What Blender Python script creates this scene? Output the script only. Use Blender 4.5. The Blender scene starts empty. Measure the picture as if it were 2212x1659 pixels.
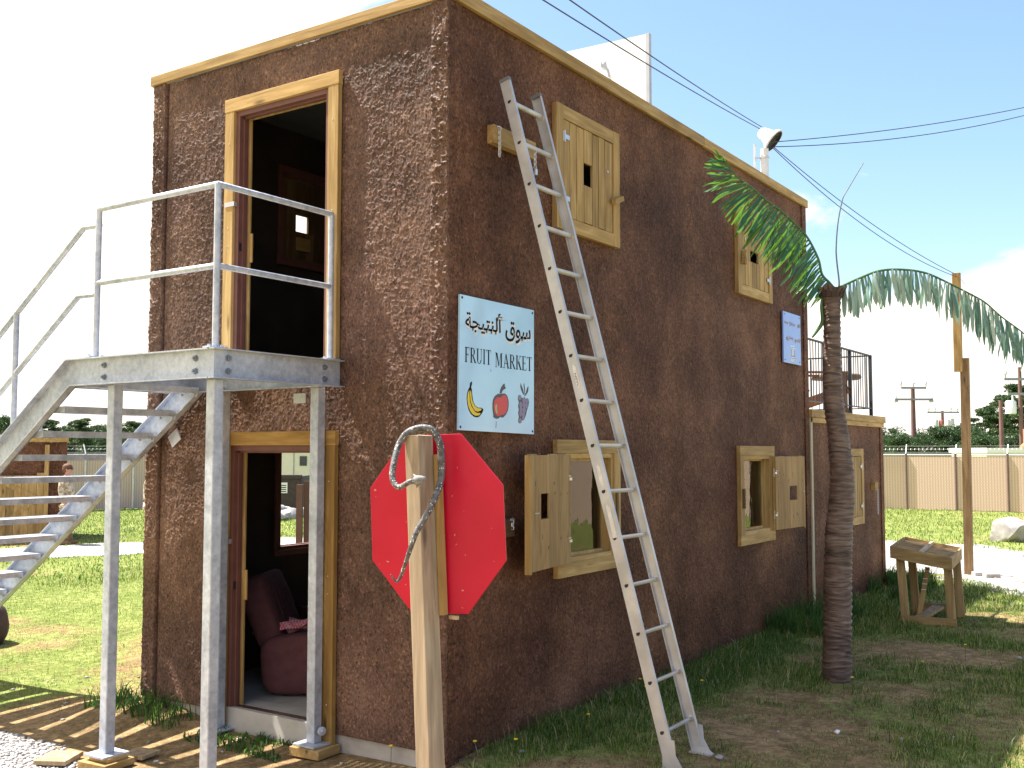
import bpy, bmesh, math, random
import numpy as np
from mathutils import Vector, Matrix, Quaternion
random.seed(7); rng = np.random.default_rng(11)
S = bpy.context.scene; C = S.collection; R_ = math.radians
# ------------------------------------------------------------------ camera
CAM = Vector((-5.3554, -4.1099, 2.0448)); YAW, PIT = 0.59232, 0.064573
FW = Vector((math.cos(YAW)*math.cos(PIT), math.sin(YAW)*math.cos(PIT), math.sin(PIT)))
RT = Vector((math.sin(YAW), -math.cos(YAW), 0)); UPV = RT.cross(FW)
cd = bpy.data.cameras.new('camera'); cam = bpy.data.objects.new('camera', cd); C.objects.link(cam)
cam.matrix_world = Matrix.Translation(CAM) @ Matrix((RT, UPV, -FW)).transposed().to_4x4()
cd.sensor_width = 36; cd.lens = 36*2257.06/2212; cd.clip_end = 5000; cd.clip_start = .05
S.camera = cam
# ------------------------------------------------------------------ sky, sun, exposure
SUN = Vector((-.13, .578, 1.0)).normalized()
sun_el = math.asin(SUN.z); sun_rot = math.atan2(SUN.x, SUN.y)
ld = bpy.data.lights.new('sun', 'SUN'); ld.energy = 5.0; ld.angle = R_(.5); ld.color = (1, .95, .87)
lo = bpy.data.objects.new('sun', ld); C.objects.link(lo); lo.rotation_euler = SUN.to_track_quat('Z', 'Y').to_euler()
lo.location = (-5, 12, 25)
W = bpy.data.worlds.new('World'); S.world = W; W.use_nodes = True
nt = W.node_tree; nt.nodes.clear()
def N(nt, t, **k):
    n = nt.nodes.new(t)
    for a, b in k.items():
        if a.startswith('i_'):
            s = n.inputs[int(a[2:])] if a[2:].isdigit() else n.inputs[a[2:].replace('_', ' ')]
            s.default_value = b
        else: setattr(n, a, b)
    return n
def L(nt, a, b, o=0, i=0):
    nt.links.new(a.outputs[o], b.inputs[i])
def ramp(nt, stops, interp='LINEAR'):
    n = nt.nodes.new('ShaderNodeValToRGB'); e = n.color_ramp.elements; n.color_ramp.interpolation = interp
    while len(e) < len(stops): e.new(.5)
    for q, (p, c) in zip(e, stops):
        q.position = p; q.color = c if len(c) == 4 else (*c, 1)
    return n
def M(nt, op, a=None, b=None, c=None, clamp=False):
    n = nt.nodes.new('ShaderNodeMath'); n.operation = op; n.use_clamp = clamp
    for i, v in enumerate((a, b, c)):
        if v is None: continue
        if isinstance(v, (int, float)): n.inputs[i].default_value = v
        elif isinstance(v, tuple): nt.links.new(v[0].outputs[v[1]], n.inputs[i])
        else: nt.links.new(v.outputs[0], n.inputs[i])
    return n
sky = N(nt, 'ShaderNodeTexSky', sky_type='NISHITA', sun_disc=False, sun_elevation=sun_el, sun_rotation=sun_rot, air_density=1.0, dust_density=1.3, ozone_density=1.0)
bg = N(nt, 'ShaderNodeBackground', i_1=.09); wo = N(nt, 'ShaderNodeOutputWorld')
tc = N(nt, 'ShaderNodeTexCoord'); sep = N(nt, 'ShaderNodeSeparateXYZ'); L(nt, tc, sep)
mp = N(nt, 'ShaderNodeMapping'); mp.inputs['Scale'].default_value = (1, 1, 2.6); L(nt, tc, mp)
no = N(nt, 'ShaderNodeTexNoise', i_Scale=3.4, i_Detail=9.0, i_Roughness=.58, i_Distortion=.4); L(nt, mp, no)
side = M(nt, 'ADD', M(nt, 'MULTIPLY', (sep, 0), -.62), M(nt, 'MULTIPLY', (sep, 1), .72))      # more cloud towards the sun's side
low = M(nt, 'MULTIPLY', M(nt, 'SUBTRACT', .30, (sep, 2)), 1.9)
tot = M(nt, 'ADD', M(nt, 'ADD', M(nt, 'MULTIPLY', no, 1.35), M(nt, 'MULTIPLY', side, .80)), M(nt, 'MAXIMUM', low, -.14))
cf = N(nt, 'ShaderNodeMapRange', interpolation_type='SMOOTHSTEP', i_1=.585, i_2=.75); L(nt, tot, cf)
veil = M(nt, 'ADD', M(nt, 'MULTIPLY', cf, .97), .03)
mx = N(nt, 'ShaderNodeMix', data_type='RGBA'); mx.inputs[7].default_value = (5.7, 5.25, 4.75, 1)
L(nt, veil, mx, 0, 0); hs_ = N(nt, 'ShaderNodeHueSaturation', i_Saturation=1.12, i_Hue=.497); L(nt, sky, hs_, 0, 'Color'); nt.links.new(hs_.outputs[0], mx.inputs[6]); nt.links.new(mx.outputs[2], bg.inputs[0]); L(nt, bg, wo)
S.view_settings.view_transform = 'Standard'; S.view_settings.look = 'None'; S.view_settings.gamma = 1
S.view_settings.exposure = 1.6
# ------------------------------------------------------------------ helpers
def link(o, parent=None):
    C.objects.link(o)
    if parent is not None: o.parent = parent
    return o
def tag(o, label=None, cat=None, group=None, kind=None):
    if label: o['label'] = label
    if cat: o['category'] = cat
    if group: o['group'] = group
    if kind: o['kind'] = kind
    return o
def thing(name, label, cat, loc=(0, 0, 0), group=None):
    o = bpy.data.objects.new(name, None); o.location = loc; o.empty_display_size = .1
    link(o); return tag(o, label, cat, group)
def origin(o):
    v = Vector((0, 0, 0))
    while o is not None: v += Vector(o.location); o = o.parent
    return v
class MB:
    def __init__(s): s.v = []; s.f = []; s.m = []; s.cur = 0
    def add(s, vs, fs):
        b = len(s.v); s.v += [tuple(q) for q in vs]; s.f += [[b+i for i in f] for f in fs]; s.m += [s.cur]*len(fs); return s
    def box(s, a, b):
        (x0, y0, z0), (x1, y1, z1) = a, b
        return s.add([(x0,y0,z0),(x1,y0,z0),(x1,y1,z0),(x0,y1,z0),(x0,y0,z1),(x1,y0,z1),(x1,y1,z1),(x0,y1,z1)],
              [(0,3,2,1),(4,5,6,7),(0,1,5,4),(1,2,6,5),(2,3,7,6),(3,0,4,7)])
    def obox(s, c, ax, hs):
        c = Vector(c); A = [Vector(a)*h for a, h in zip(ax, hs)]
        vs = [c+A[0]*i+A[1]*j+A[2]*k for k in (-1, 1) for i, j in ((-1,-1),(1,-1),(1,1),(-1,1))]
        return s.add(vs, [(0,3,2,1),(4,5,6,7),(0,1,5,4),(1,2,6,5),(2,3,7,6),(3,0,4,7)])
    def bar(s, p, q, w, d, up=(0, 0, 1)):
        p, q = Vector(p), Vector(q); z = (q-p).normalized(); x = Vector(up).cross(z)
        if x.length < 1e-4: x = Vector((1, 0, 0)).cross(z)
        x.normalize(); y = z.cross(x)
        return s.obox((p+q)/2, (x, y, z), (w/2, d/2, (q-p).length/2))
    def tube(s, pts, r, n=8, cap=True, ell=None):
        pts = [Vector(p) for p in pts]; k = len(pts)
        if isinstance(r, (int, float)): r = [r]*k
        t0 = (pts[1]-pts[0]).normalized(); x = t0.orthogonal().normalized(); vs = []
        for i, p in enumerate(pts):
            t = (pts[min(i+1, k-1)]-pts[max(i-1, 0)]).normalized()
            x = (x-t*x.dot(t)).normalized(); y = t.cross(x)
            for j in range(n):
                a = 2*math.pi*j/n; vs.append(p+(x*math.cos(a)+y*math.sin(a))*r[i])
        fs = [(i*n+j, i*n+(j+1) % n, (i+1)*n+(j+1) % n, (i+1)*n+j) for i in range(k-1) for j in range(n)]
        if cap: fs += [tuple(range(n-1, -1, -1)), tuple(range((k-1)*n, k*n))]
        return s.add(vs, fs)
    def prism(s, poly, o, ux, uy, un, t):
        o, ux, uy, un = Vector(o), Vector(ux), Vector(uy), Vector(un); n = len(poly)
        ar = sum(poly[i][0]*poly[(i+1) % n][1]-poly[(i+1) % n][0]*poly[i][1] for i in range(n))
        if ar < 0: poly = poly[::-1]
        a = [o+ux*p[0]+uy*p[1] for p in poly]; b = [q+un*t for q in a]
        fs = [tuple(range(n-1, -1, -1)), tuple(range(n, 2*n))]+[(i, (i+1) % n, n+(i+1) % n, n+i) for i in range(n)]
        if ux.cross(uy).dot(un) < 0: fs = [f[::-1] for f in fs]
        return s.add(a+b, fs)
    def lathe(s, c, prof, n=16, axis=(0, 0, 1)):
        c = Vector(c); z = Vector(axis).normalized(); x = z.orthogonal().normalized(); y = z.cross(x); k = len(prof)
        vs = [c+z*h+(x*math.cos(2*math.pi*j/n)+y*math.sin(2*math.pi*j/n))*r for r, h in prof for j in range(n)]
        fs = [(i*n+j, i*n+(j+1) % n, (i+1)*n+(j+1) % n, (i+1)*n+j) for i in range(k-1) for j in range(n)]
        if prof[0][0] > 1e-4: fs.append(tuple(range(n-1, -1, -1)))
        if prof[-1][0] > 1e-4: fs.append(tuple(range((k-1)*n, k*n)))
        return s.add(vs, fs)
    def build(s, name, mats, parent=None, smooth=False, bevel=0):
        me = bpy.data.meshes.new(name); og = origin(parent)
        me.from_pydata([tuple(Vector(q)-og) for q in s.v], [], s.f)
        for mm in (mats if isinstance(mats, (list, tuple)) else [mats]): me.materials.append(mm)
        me.polygons.foreach_set('material_index', s.m)
        if smooth: me.polygons.foreach_set('use_smooth', [True]*len(s.f))
        me.update(); o = link(bpy.data.objects.new(name, me), parent)
        if bevel:
            b = o.modifiers.new('bevel', 'BEVEL'); b.width = bevel; b.segments = 2; b.limit_method = 'ANGLE'; b.angle_limit = R_(50)
        if smooth: 
            try: me.shade_smooth(); 
            except Exception: pass
            if smooth == 'auto':
                e = o.modifiers.new('split', 'EDGE_SPLIT'); e.split_angle = R_(38)
        return o
def npmesh(name, V, F, mat, parent=None, smooth=False, attr=None):
    me = bpy.data.meshes.new(name); V = np.asarray(V, dtype=np.float32); k = F.shape[1]
    if parent is not None: V = V-np.array(origin(parent), dtype=np.float32)
    me.vertices.add(len(V)); me.vertices.foreach_set('co', V.ravel())
    me.loops.add(F.size); me.loops.foreach_set('vertex_index', F.astype(np.int32).ravel())
    me.polygons.add(len(F)); me.polygons.foreach_set('loop_start', (np.arange(len(F))*k).astype(np.int32))
    if smooth: me.polygons.foreach_set('use_smooth', np.ones(len(F), bool))
    me.materials.append(mat)
    if attr:
        for an, av in attr.items():
            a = me.attributes.new(an, 'FLOAT', 'POINT'); a.data.foreach_set('value', av.astype(np.float32).ravel())
    me.update(calc_edges=True); return link(bpy.data.objects.new(name, me), parent)
def copy_tree(o, parent=None):
    c = o.copy(); C.objects.link(c); c.parent = parent
    for ch in list(o.children): copy_tree(ch, c)
    return c
# value noise
def vnoise(x, y, seed=0):
    x = np.asarray(x, float); y = np.asarray(y, float)
    xi = np.floor(x).astype(np.int64); yi = np.floor(y).astype(np.int64); fx = x-xi; fy = y-yi
    def h(a, b):
        n = (a*374761393+b*668265263+seed*974634777) & 0x7fffffff; n = ((n ^ (n >> 13))*1274126177) & 0x7fffffff
        return ((n ^ (n >> 16)) & 0xffff)/65535.
    u = fx*fx*(3-2*fx); v = fy*fy*(3-2*fy)
    return (h(xi, yi)*(1-u)+h(xi+1, yi)*u)*(1-v)+(h(xi, yi+1)*(1-u)+h(xi+1, yi+1)*u)*v
def fbm(x, y, o=4, seed=0):
    r = 0; a = .5; t = 0
    for i in range(o): r = r+a*vnoise(x*2**i, y*2**i, seed+i*17); t += a; a *= .5
    return r/t
def sst(a, b, x):
    t = np.clip((x-a)/(b-a), 0, 1); return t*t*(3-2*t)
def gh(x, y):   # terrain height
    x = np.asarray(x, float); y = np.asarray(y, float)
    base = .10*sst(-.5, .6, x)*sst(-.2, -.02, -y)*(1-sst(11, 17, x))*(1-sst(9, 20, -y))
    base = base+.11*np.exp(-((x+.12)/.40)**2-((y-2.85)/.55)**2)
    near = np.exp(-((x-3)**2+(y-1)**2)/900.)
    return base+(fbm(x*.9, y*.9, 4, 3)-.5)*.07*near*sst(-.05, .6, np.minimum(np.abs(x), np.abs(y))+.25)+(fbm(x*.02, y*.02, 2, 9)-.5)*.0
def gz(x, y): return float(gh(x, y))
# ------------------------------------------------------------------ materials
def mat(name):
    m = bpy.data.materials.new(name); m.use_nodes = True; t = m.node_tree
    return m, t, t.nodes['Principled BSDF']
def plain(name, col, rough=.6, metal=0, var=.12, scale=8, bump=0, spec=.5, bscale=None):
    m, t, p = mat(name); tc = N(t, 'ShaderNodeTexCoord'); no = N(t, 'ShaderNodeTexNoise', i_Scale=scale, i_Detail=6.0)
    t.links.new(tc.outputs['Object'], no.inputs[0])
    a = tuple(c*(1-var) for c in col); b = tuple(min(1, c*(1+var)) for c in col)
    r = ramp(t, [(.3, a), (.7, b)]); L(t, no, r); L(t, r, p)
    p.inputs['Roughness'].default_value = rough; p.inputs['Metallic'].default_value = metal; p.inputs['Specular IOR Level'].default_value = spec
    if bump:
        n2 = N(t, 'ShaderNodeTexNoise', i_Scale=bscale or scale*4, i_Detail=4.0); t.links.new(tc.outputs['Object'], n2.inputs[0])
        bp = N(t, 'ShaderNodeBump', i_Strength=bump, i_Distance=.01); L(t, n2, bp, 0, 'Height'); L(t, bp, p, 0, 'Normal')
    return m
def wood(name, c1, c2, axis, knots=True, dark=.35):
    m, t, p = mat(name); tc = N(t, 'ShaderNodeTexCoord'); geo = N(t, 'ShaderNodeNewGeometry')
    mp = N(t, 'ShaderNodeMapping'); sc = [26, 26, 26]; sc[axis] = 1.6; mp.inputs['Scale'].default_value = sc
    t.links.new(tc.outputs['Object'], mp.inputs[0])
    off = N(t, 'ShaderNodeVectorMath', operation='ADD'); cx = N(t, 'ShaderNodeCombineXYZ')
    rnd = M(t, 'MULTIPLY', (geo, 'Random Per Island'), 37.); 
    for i in range(3): t.links.new(rnd.outputs[0], cx.inputs[i])
    t.links.new(mp.outputs[0], off.inputs[0]); t.links.new(cx.outputs[0], off.inputs[1])
    n1 = N(t, 'ShaderNodeTexNoise', i_Scale=1.0, i_Detail=5.0, i_Roughness=.6, i_Distortion=.8); L(t, off, n1)
    mp2 = N(t, 'ShaderNodeMapping'); s2 = [9, 9, 9]; s2[axis] = 2.2; mp2.inputs['Scale'].default_value = s2
    t.links.new(tc.outputs['Object'], mp2.inputs[0])
    wv = N(t, 'ShaderNodeTexNoise', i_Scale=.8, i_Detail=3.0, i_Distortion=1.2); L(t, mp2, wv)
    s = M(t, 'ADD', M(t, 'MULTIPLY', n1, .6), M(t, 'MULTIPLY', wv, .4))
    r = ramp(t, [(.34, tuple(c*.68 for c in c1)), (.5, c1), (.68, c2)]); L(t, s, r)
    hv = N(t, 'ShaderNodeHueSaturation'); br = N(t, 'ShaderNodeMapRange', i_3=.72, i_4=1.18)
    t.links.new(geo.outputs['Random Per Island'], br.inputs[0]); t.links.new(br.outputs[0], hv.inputs['Value']); L(t, r, hv, 0, 'Color')
    last = hv
    if knots:
        vo = N(t, 'ShaderNodeTexVoronoi', i_Scale=.62); L(t, mp2, vo)
        kr = ramp(t, [(.04, (dark*.5,)*3), (.12, (1, 1, 1))]); t.links.new(vo.outputs['Distance'], kr.inputs[0])
        mu = N(t, 'ShaderNodeMix', data_type='RGBA', blend_type='MULTIPLY'); mu.inputs[0].default_value = .85
        t.links.new(hv.outputs[0], mu.inputs[6]); t.links.new(kr.outputs[0], mu.inputs[7]); last = mu
        t.links.new(mu.outputs[2], p.inputs[0])
    else: t.links.new(hv.outputs[0], p.inputs[0])
    p.inputs['Roughness'].default_value = .72; p.inputs['Specular IOR Level'].default_value = .3
    bp = N(t, 'ShaderNodeBump', i_Strength=.45, i_Distance=.004); L(t, n1, bp, 0, 'Height'); L(t, bp, p, 0, 'Normal')
    return m
P1, P2 = (.40, .255, .095), (.58, .41, .185)
WX, WY, WZ = [wood('pine_'+a, P1, P2, i) for i, a in enumerate('xyz')]
GZ_ = wood('old_pine_z', (.36, .26, .15), (.52, .42, .28), 2); DX = wood('dark_plank', (.10, .062, .03), (.17, .11, .055), 0); DZ = wood('dark_plank_z', (.12, .075, .035), (.20, .13, .065), 2)
def stucco(name, fine=True):
    m, t, p = mat(name); tc = N(t, 'ShaderNodeTexCoord')
    n0 = N(t, 'ShaderNodeTexNoise', i_Scale=1.1, i_Detail=5.0, i_Roughness=.6); t.links.new(tc.outputs['Object'], n0.inputs[0])
    mp = N(t, 'ShaderNodeMapping'); mp.inputs['Scale'].default_value = (1, 1, .8); t.links.new(tc.outputs['Object'], mp.inputs[0])
    n1 = N(t, 'ShaderNodeTexNoise', i_Scale=42.0 if fine else 70.0, i_Detail=6.0, i_Roughness=.8, i_Distortion=.5); L(t, mp, n1)
    n2 = N(t, 'ShaderNodeTexNoise', i_Scale=20.0, i_Detail=5.0, i_Distortion=1.0); L(t, mp, n2)
    s = M(t, 'ADD', M(t, 'MULTIPLY', n0, .45), M(t, 'ADD', M(t, 'MULTIPLY', n1, .33), M(t, 'MULTIPLY', n2, .22)))
    r = ramp(t, [(.39, (.056, .0245, .0145)), (.50, (.160, .074, .043)), (.61, (.31, .155, .092))] if fine else [(.40, (.052, .027, .0185)), (.50, (.115, .064, .046)), (.60, (.195, .115, .083))]); L(t, s, r)
    nf = N(t, 'ShaderNodeTexNoise', i_Scale=62.0, i_Detail=4.0, i_Roughness=.6); L(t, mp, nf)
    fr_ = ramp(t, [(.33, (.22, .22, .24)), (.44, (1, 1, 1)), (.57, (1, 1, 1)), (.68, (2.2, 2.1, 1.9))]); L(t, nf, fr_)
    nb_ = N(t, 'ShaderNodeTexNoise', i_Scale=.55, i_Detail=6.0, i_Roughness=.65, i_Distortion=.6); t.links.new(tc.outputs['Object'], nb_.inputs[0])
    br_ = ramp(t, [(.35, (.90, .88, .95)), (.5, (1, 1, 1)), (.66, (1.12, 1.10, .98))]); L(t, nb_, br_)
    m1 = N(t, 'ShaderNodeMix', data_type='RGBA', blend_type='MULTIPLY'); m1.inputs[0].default_value = 1; t.links.new(r.outputs[0], m1.inputs[6]); t.links.new(fr_.outputs[0], m1.inputs[7])
    m2 = N(t, 'ShaderNodeMix', data_type='RGBA', blend_type='MULTIPLY'); m2.inputs[0].default_value = 1; t.links.new(m1.outputs[2], m2.inputs[6]); t.links.new(br_.outputs[0], m2.inputs[7])
    # grime near the ground
    sp = N(t, 'ShaderNodeSeparateXYZ'); t.links.new(tc.outputs['Object'], sp.inputs[0])
    t.links.new(m2.outputs[2], p.inputs[0]); p.inputs['Roughness'].default_value = .62; p.inputs['Specular IOR Level'].default_value = .12 if fine else .25
    h = M(t, 'ADD', M(t, 'MULTIPLY', n1, .55), M(t, 'MULTIPLY', n2, 1.0))
    bp = N(t, 'ShaderNodeBump', i_Strength=1.0 if fine else .6, i_Distance=.05 if fine else .006); L(t, h, bp, 0, 'Height'); L(t, bp, p, 0, 'Normal')
    return m
STU = stucco('brown_stucco'); STG = stucco('brown_stucco_ridged', False)
CONC = plain('concrete', (.42, .39, .36), .85, var=.25, scale=5, bump=.5)
FLOOR = plain('interior_floor', (.42, .40, .37), .7, var=.1)
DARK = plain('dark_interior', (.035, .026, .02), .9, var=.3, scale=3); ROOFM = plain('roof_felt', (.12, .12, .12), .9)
JAMB = plain('maroon_jamb', (.15, .062, .05), .55); WHITEM = plain('white_paint', (.8, .8, .8), .5, var=.03)
STRAP = plain('zinc_plate', (.6, .6, .62), .35, metal=.7); BLK = plain('black_metal', (.014, .016, .022), .5)
def galv():
    m, t, p = mat('galvanised_steel'); tc = N(t, 'ShaderNodeTexCoord')
    v = N(t, 'ShaderNodeTexNoise', i_Scale=22.0, i_Detail=5.0, i_Roughness=.7); t.links.new(tc.outputs['Object'], v.inputs[0])
    v2 = N(t, 'ShaderNodeTexNoise', i_Scale=3.0, i_Detail=4.0); t.links.new(tc.outputs['Object'], v2.inputs[0])
    s = M(t, 'ADD', M(t, 'MULTIPLY', v, .55), M(t, 'MULTIPLY', v2, .45))
    r = ramp(t, [(.33, (.27, .30, .36)), (.5, (.46, .50, .58)), (.66, (.64, .68, .75))]); L(t, s, r); L(t, r, p)
    p.inputs['Metallic'].default_value = .35; rr = ramp(t, [(.3, (.38,)*3), (.7, (.6,)*3)]); L(t, v, rr); L(t, rr, p, 0, 'Roughness')
    bp = N(t, 'ShaderNodeBump', i_Strength=.15, i_Distance=.003); L(t, v, bp, 0, 'Height'); L(t, bp, p, 0, 'Normal')
    return m
GALV = galv()
ALU = plain('weathered_aluminium', (.50, .505, .53), .48, metal=.35, var=.18, scale=6, bump=.08)
# ground
def ground_mat():
    m, t, p = mat('ground_soil'); tc = N(t, 'ShaderNodeTexCoord'); at = N(t, 'ShaderNodeAttribute', attribute_name='g')
    at2 = N(t, 'ShaderNodeAttribute', attribute_name='rock')
    n1 = N(t, 'ShaderNodeTexNoise', i_Scale=9.0, i_Detail=8.0, i_Roughness=.7); t.links.new(tc.outputs['Object'], n1.inputs[0])
    n2 = N(t, 'ShaderNodeTexNoise', i_Scale=34.0, i_Detail=6.0, i_Roughness=.8); t.links.new(tc.outputs['Object'], n2.inputs[0])
    n3 = N(t, 'ShaderNodeTexNoise', i_Scale=.8, i_Detail=7.0, i_Roughness=.65); t.links.new(tc.outputs['Object'], n3.inputs[0])
    s = M(t, 'ADD', M(t, 'MULTIPLY', n1, .42), M(t, 'ADD', M(t, 'MULTIPLY', n2, .36), M(t, 'MULTIPLY', n3, .22)))
    dirt = ramp(t, [(.38, (.10, .070, .036)), (.5, (.27, .185, .092)), (.61, (.54, .37, .20))]); L(t, s, dirt)
    gr = ramp(t, [(.38, (.05, .07, .018)), (.5, (.17, .215, .05)), (.62, (.40, .38, .16))]); L(t, s, gr)
    g = M(t, 'ADD', (at, 2), M(t, 'MULTIPLY', M(t, 'SUBTRACT', n1, .5), 1.1)); g2 = N(t, 'ShaderNodeMapRange', interpolation_type='SMOOTHSTEP', i_1=.35, i_2=.65); L(t, g, g2)
    mx = N(t, 'ShaderNodeMix', data_type='RGBA'); L(t, g2, mx); t.links.new(dirt.outputs[0], mx.inputs[6]); t.links.new(gr.outputs[0], mx.inputs[7])
    vo = N(t, 'ShaderNodeTexVoronoi', i_Scale=34.0); t.links.new(tc.outputs['Object'], vo.inputs[0])
    sc = ramp(t, [(.0, (.33, .31, .30)), (.5, (.55, .53, .51)), (1, (.70, .68, .66))]); sp = N(t, 'ShaderNodeSeparateColor'); t.links.new(vo.outputs['Color'], sp.inputs[0]); L(t, sp, sc)
    k = M(t, 'ADD', (at2, 2), M(t, 'MULTIPLY', M(t, 'SUBTRACT', n1, .5), 1.2)); k2 = N(t, 'ShaderNodeMapRange', i_1=.42, i_2=.6); L(t, k, k2)
    m2 = N(t, 'ShaderNodeMix', data_type='RGBA'); L(t, k2, m2); t.links.new(mx.outputs[2], m2.inputs[6]); t.links.new(sc.outputs[0], m2.inputs[7])
    t.links.new(m2.outputs[2], p.inputs[0]); p.inputs['Roughness'].default_value = .95; p.inputs['Specular IOR Level'].default_value = .1
    b = M(t, 'ADD', M(t, 'MULTIPLY', n1, 1.2), M(t, 'MULTIPLY', n2, .6)); bp = N(t, 'ShaderNodeBump', i_Strength=.8, i_Distance=.03); L(t, b, bp, 0, 'Height'); L(t, bp, p, 0, 'Normal')
    return m
def gravel_mat(name='gravel'):
    m, t, p = mat(name); tc = N(t, 'ShaderNodeTexCoord')
    vo = N(t, 'ShaderNodeTexVoronoi', i_Scale=26.0); t.links.new(tc.outputs['Object'], vo.inputs[0])
    n3 = N(t, 'ShaderNodeTexNoise', i_Scale=.9, i_Detail=6.0); t.links.new(tc.outputs['Object'], n3.inputs[0])
    sp = N(t, 'ShaderNodeSeparateColor'); t.links.new(vo.outputs['Color'], sp.inputs[0])
    s = M(t, 'ADD', M(t, 'MULTIPLY', sp, .6), M(t, 'MULTIPLY', n3, .4))
    r = ramp(t, [(.15, (.16, .145, .135)), (.5, (.36, .34, .32)), (.85, (.55, .53, .51))]); L(t, s, r); L(t, r, p)
    p.inputs['Roughness'].default_value = .9; bp = N(t, 'ShaderNodeBump', i_Strength=1.0, i_Distance=.02, invert=True)
    t.links.new(vo.outputs['Distance'], bp.inputs['Height']); L(t, bp, p, 0, 'Normal'); return m
GRAV = gravel_mat()
def leafmat(name, stops, trans=.4, rough=.5, spec=.3):
    m, t, p = mat(name); geo = N(t, 'ShaderNodeNewGeometry'); r = ramp(t, stops); t.links.new(geo.outputs['Random Per Island'], r.inputs[0])
    L(t, r, p); p.inputs['Roughness'].default_value = rough; p.inputs['Specular IOR Level'].default_value = spec
    tr = N(t, 'ShaderNodeBsdfTranslucent'); hs = N(t, 'ShaderNodeHueSaturation', i_Value=1.25, i_Saturation=1.05); L(t, r, hs, 0, 'Color'); L(t, hs, tr)
    ms = N(t, 'ShaderNodeMixShader', i_0=trans); L(t, p, ms, 0, 1); L(t, tr, ms, 0, 2); L(t, ms, t.nodes['Material Output']); return m
GRASS = leafmat('grass_blades', [(0, (.025, .062, .014)), (.4, (.07, .145, .024)), (.72, (.16, .25, .04)), (.88, (.38, .34, .14)), (1, (.55, .48, .28))])
WEED = leafmat('weed_leaves', [(0, (.03, .08, .018)), (.6, (.06, .14, .03)), (1, (.12, .2, .05))])
PINE = leafmat('pine_needles', [(0, (.012, .032, .013)), (.5, (.035, .072, .022)), (1, (.09, .14, .045))], .25)
BROAD = leafmat('broad_leaves', [(0, (.012, .034, .014)), (.5, (.03, .065, .022)), (1, (.08, .13, .04))], .3)
BARK = plain('bark', (.12, .085, .065), .9, var=.4, scale=6, bump=.8)

# ================================================================== GROUND
DOORS_Y = (1.03, 2.02)
def axis_pts(lo, hi, step, far):
    a = list(np.arange(lo, hi, step)); d = step; x = lo
    while x > -far: d *= 1.16; x -= d; a.insert(0, x)
    d = step; x = a[-1]
    while x < far: d *= 1.16; x += d; a.append(x)
    return np.array(a)
gx = axis_pts(-6, 14, .09, 2500); gy = axis_pts(-6, 12, .09, 2500)
X, Y = np.meshgrid(gx, gy, indexing='ij')
def grassmask(x, y):
    b = fbm(x*.55+4, y*.55, 4, 21)
    g = .32+(b-.5)*1.7
    # left lawn greener with distance, bare soil by the stairs
    g = g+.42*sst(2.8, 7.5, y)-1.1*np.exp(-(((x+.85)/1.45)**2+((y-2.1)/2.0)**2))
    wall = np.exp(-np.abs(y+.25)/.35)*(x > -.2)*(x < 11)*.9
    g = g+wall+.18*(x > .5)*(y < 0)
    g = g+.5*sst(11, 16, x)
    g = g-.35*np.exp(-((x-1.6)/1.3)**2-((y+1.6)/.8)**2)
    return np.clip(g, 0, 1)
def rockmask(x, y):
    d = np.exp(-(((x+1.55)/.62)**2+((y-3.1)/1.35)**2)**2)*1.1      # gravel by the foot of the stairs
    e = .8*np.exp(-(((x+.4)/.8)**2+((y-6.3)/.8)**2))
    return np.clip(d+e, 0, 1)
Z = gh(X, Y)
V = np.stack([X, Y, Z], -1).reshape(-1, 3); ny = len(gy); I = np.arange(len(gx)*ny).reshape(len(gx), ny)
F = np.stack([I[:-1, :-1], I[1:, :-1], I[1:, 1:], I[:-1, 1:]], -1).reshape(-1, 4)
ground = npmesh('ground', V, F, ground_mat(), smooth=True, attr={'g': grassmask(X, Y), 'rock': rockmask(X, Y)})
tag(ground, kind='structure')
# gravel road round the back of the building
def road():
    ctr = [(-14, 19), (-2, 17.2), (5.5, 16.2), (10.5, 14.0), (14.5, 9.5), (16.5, 4.5), (16.6, 1.2), (13.9, -1.7), (11.3, -3.6), (9, -8), (7, -16)]
    wid = [1.2, 1.35, 1.4, 1.5, 1.6, 2.2, 2.9, 2.2, 1.9, 1.8, 1.8]
    P = []; Wd = []
    for i in range(len(ctr)-1):
        p0, p1, p2, p3 = [np.array(ctr[min(max(i+j, 0), len(ctr)-1)], float) for j in (-1, 0, 1, 2)]
        for t in np.arange(0, 1, .02):
            P.append(.5*((2*p1)+(-p0+p2)*t+(2*p0-5*p1+4*p2-p3)*t*t+(-p0+3*p1-3*p2+p3)*t**3)); Wd.append(wid[i]*(1-t)+wid[i+1]*t)
    P = np.array(P); T = np.gradient(P, axis=0); T /= np.linalg.norm(T, axis=1)[:, None]; Nn = np.stack([-T[:, 1], T[:, 0]], 1)
    k = 17; V = []
    for i in range(len(P)):
        wl = Wd[i]+.35*(float(fbm(i*.25, 1.5, 3, 5))-.5)*2; wr = Wd[i]+.35*(float(fbm(i*.25, 9.5, 3, 6))-.5)*2
        for j in range(k):
            s = -1+2*j/(k-1); q = P[i]+Nn[i]*(s*(wl if s > 0 else wr)); V.append((q[0], q[1], gz(q[0], q[1])+.004+.016*(1-s*s)))
    I = np.arange(len(P)*k).reshape(len(P), k)
    return np.array(V), np.stack([I[:-1, :-1], I[:-1, 1:], I[1:, 1:], I[1:, :-1]], -1).reshape(-1, 4)[:, ::-1]
V, F = road(); tag(npmesh('gravel_road', V, F, GRAV, smooth=True), kind='structure')
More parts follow.
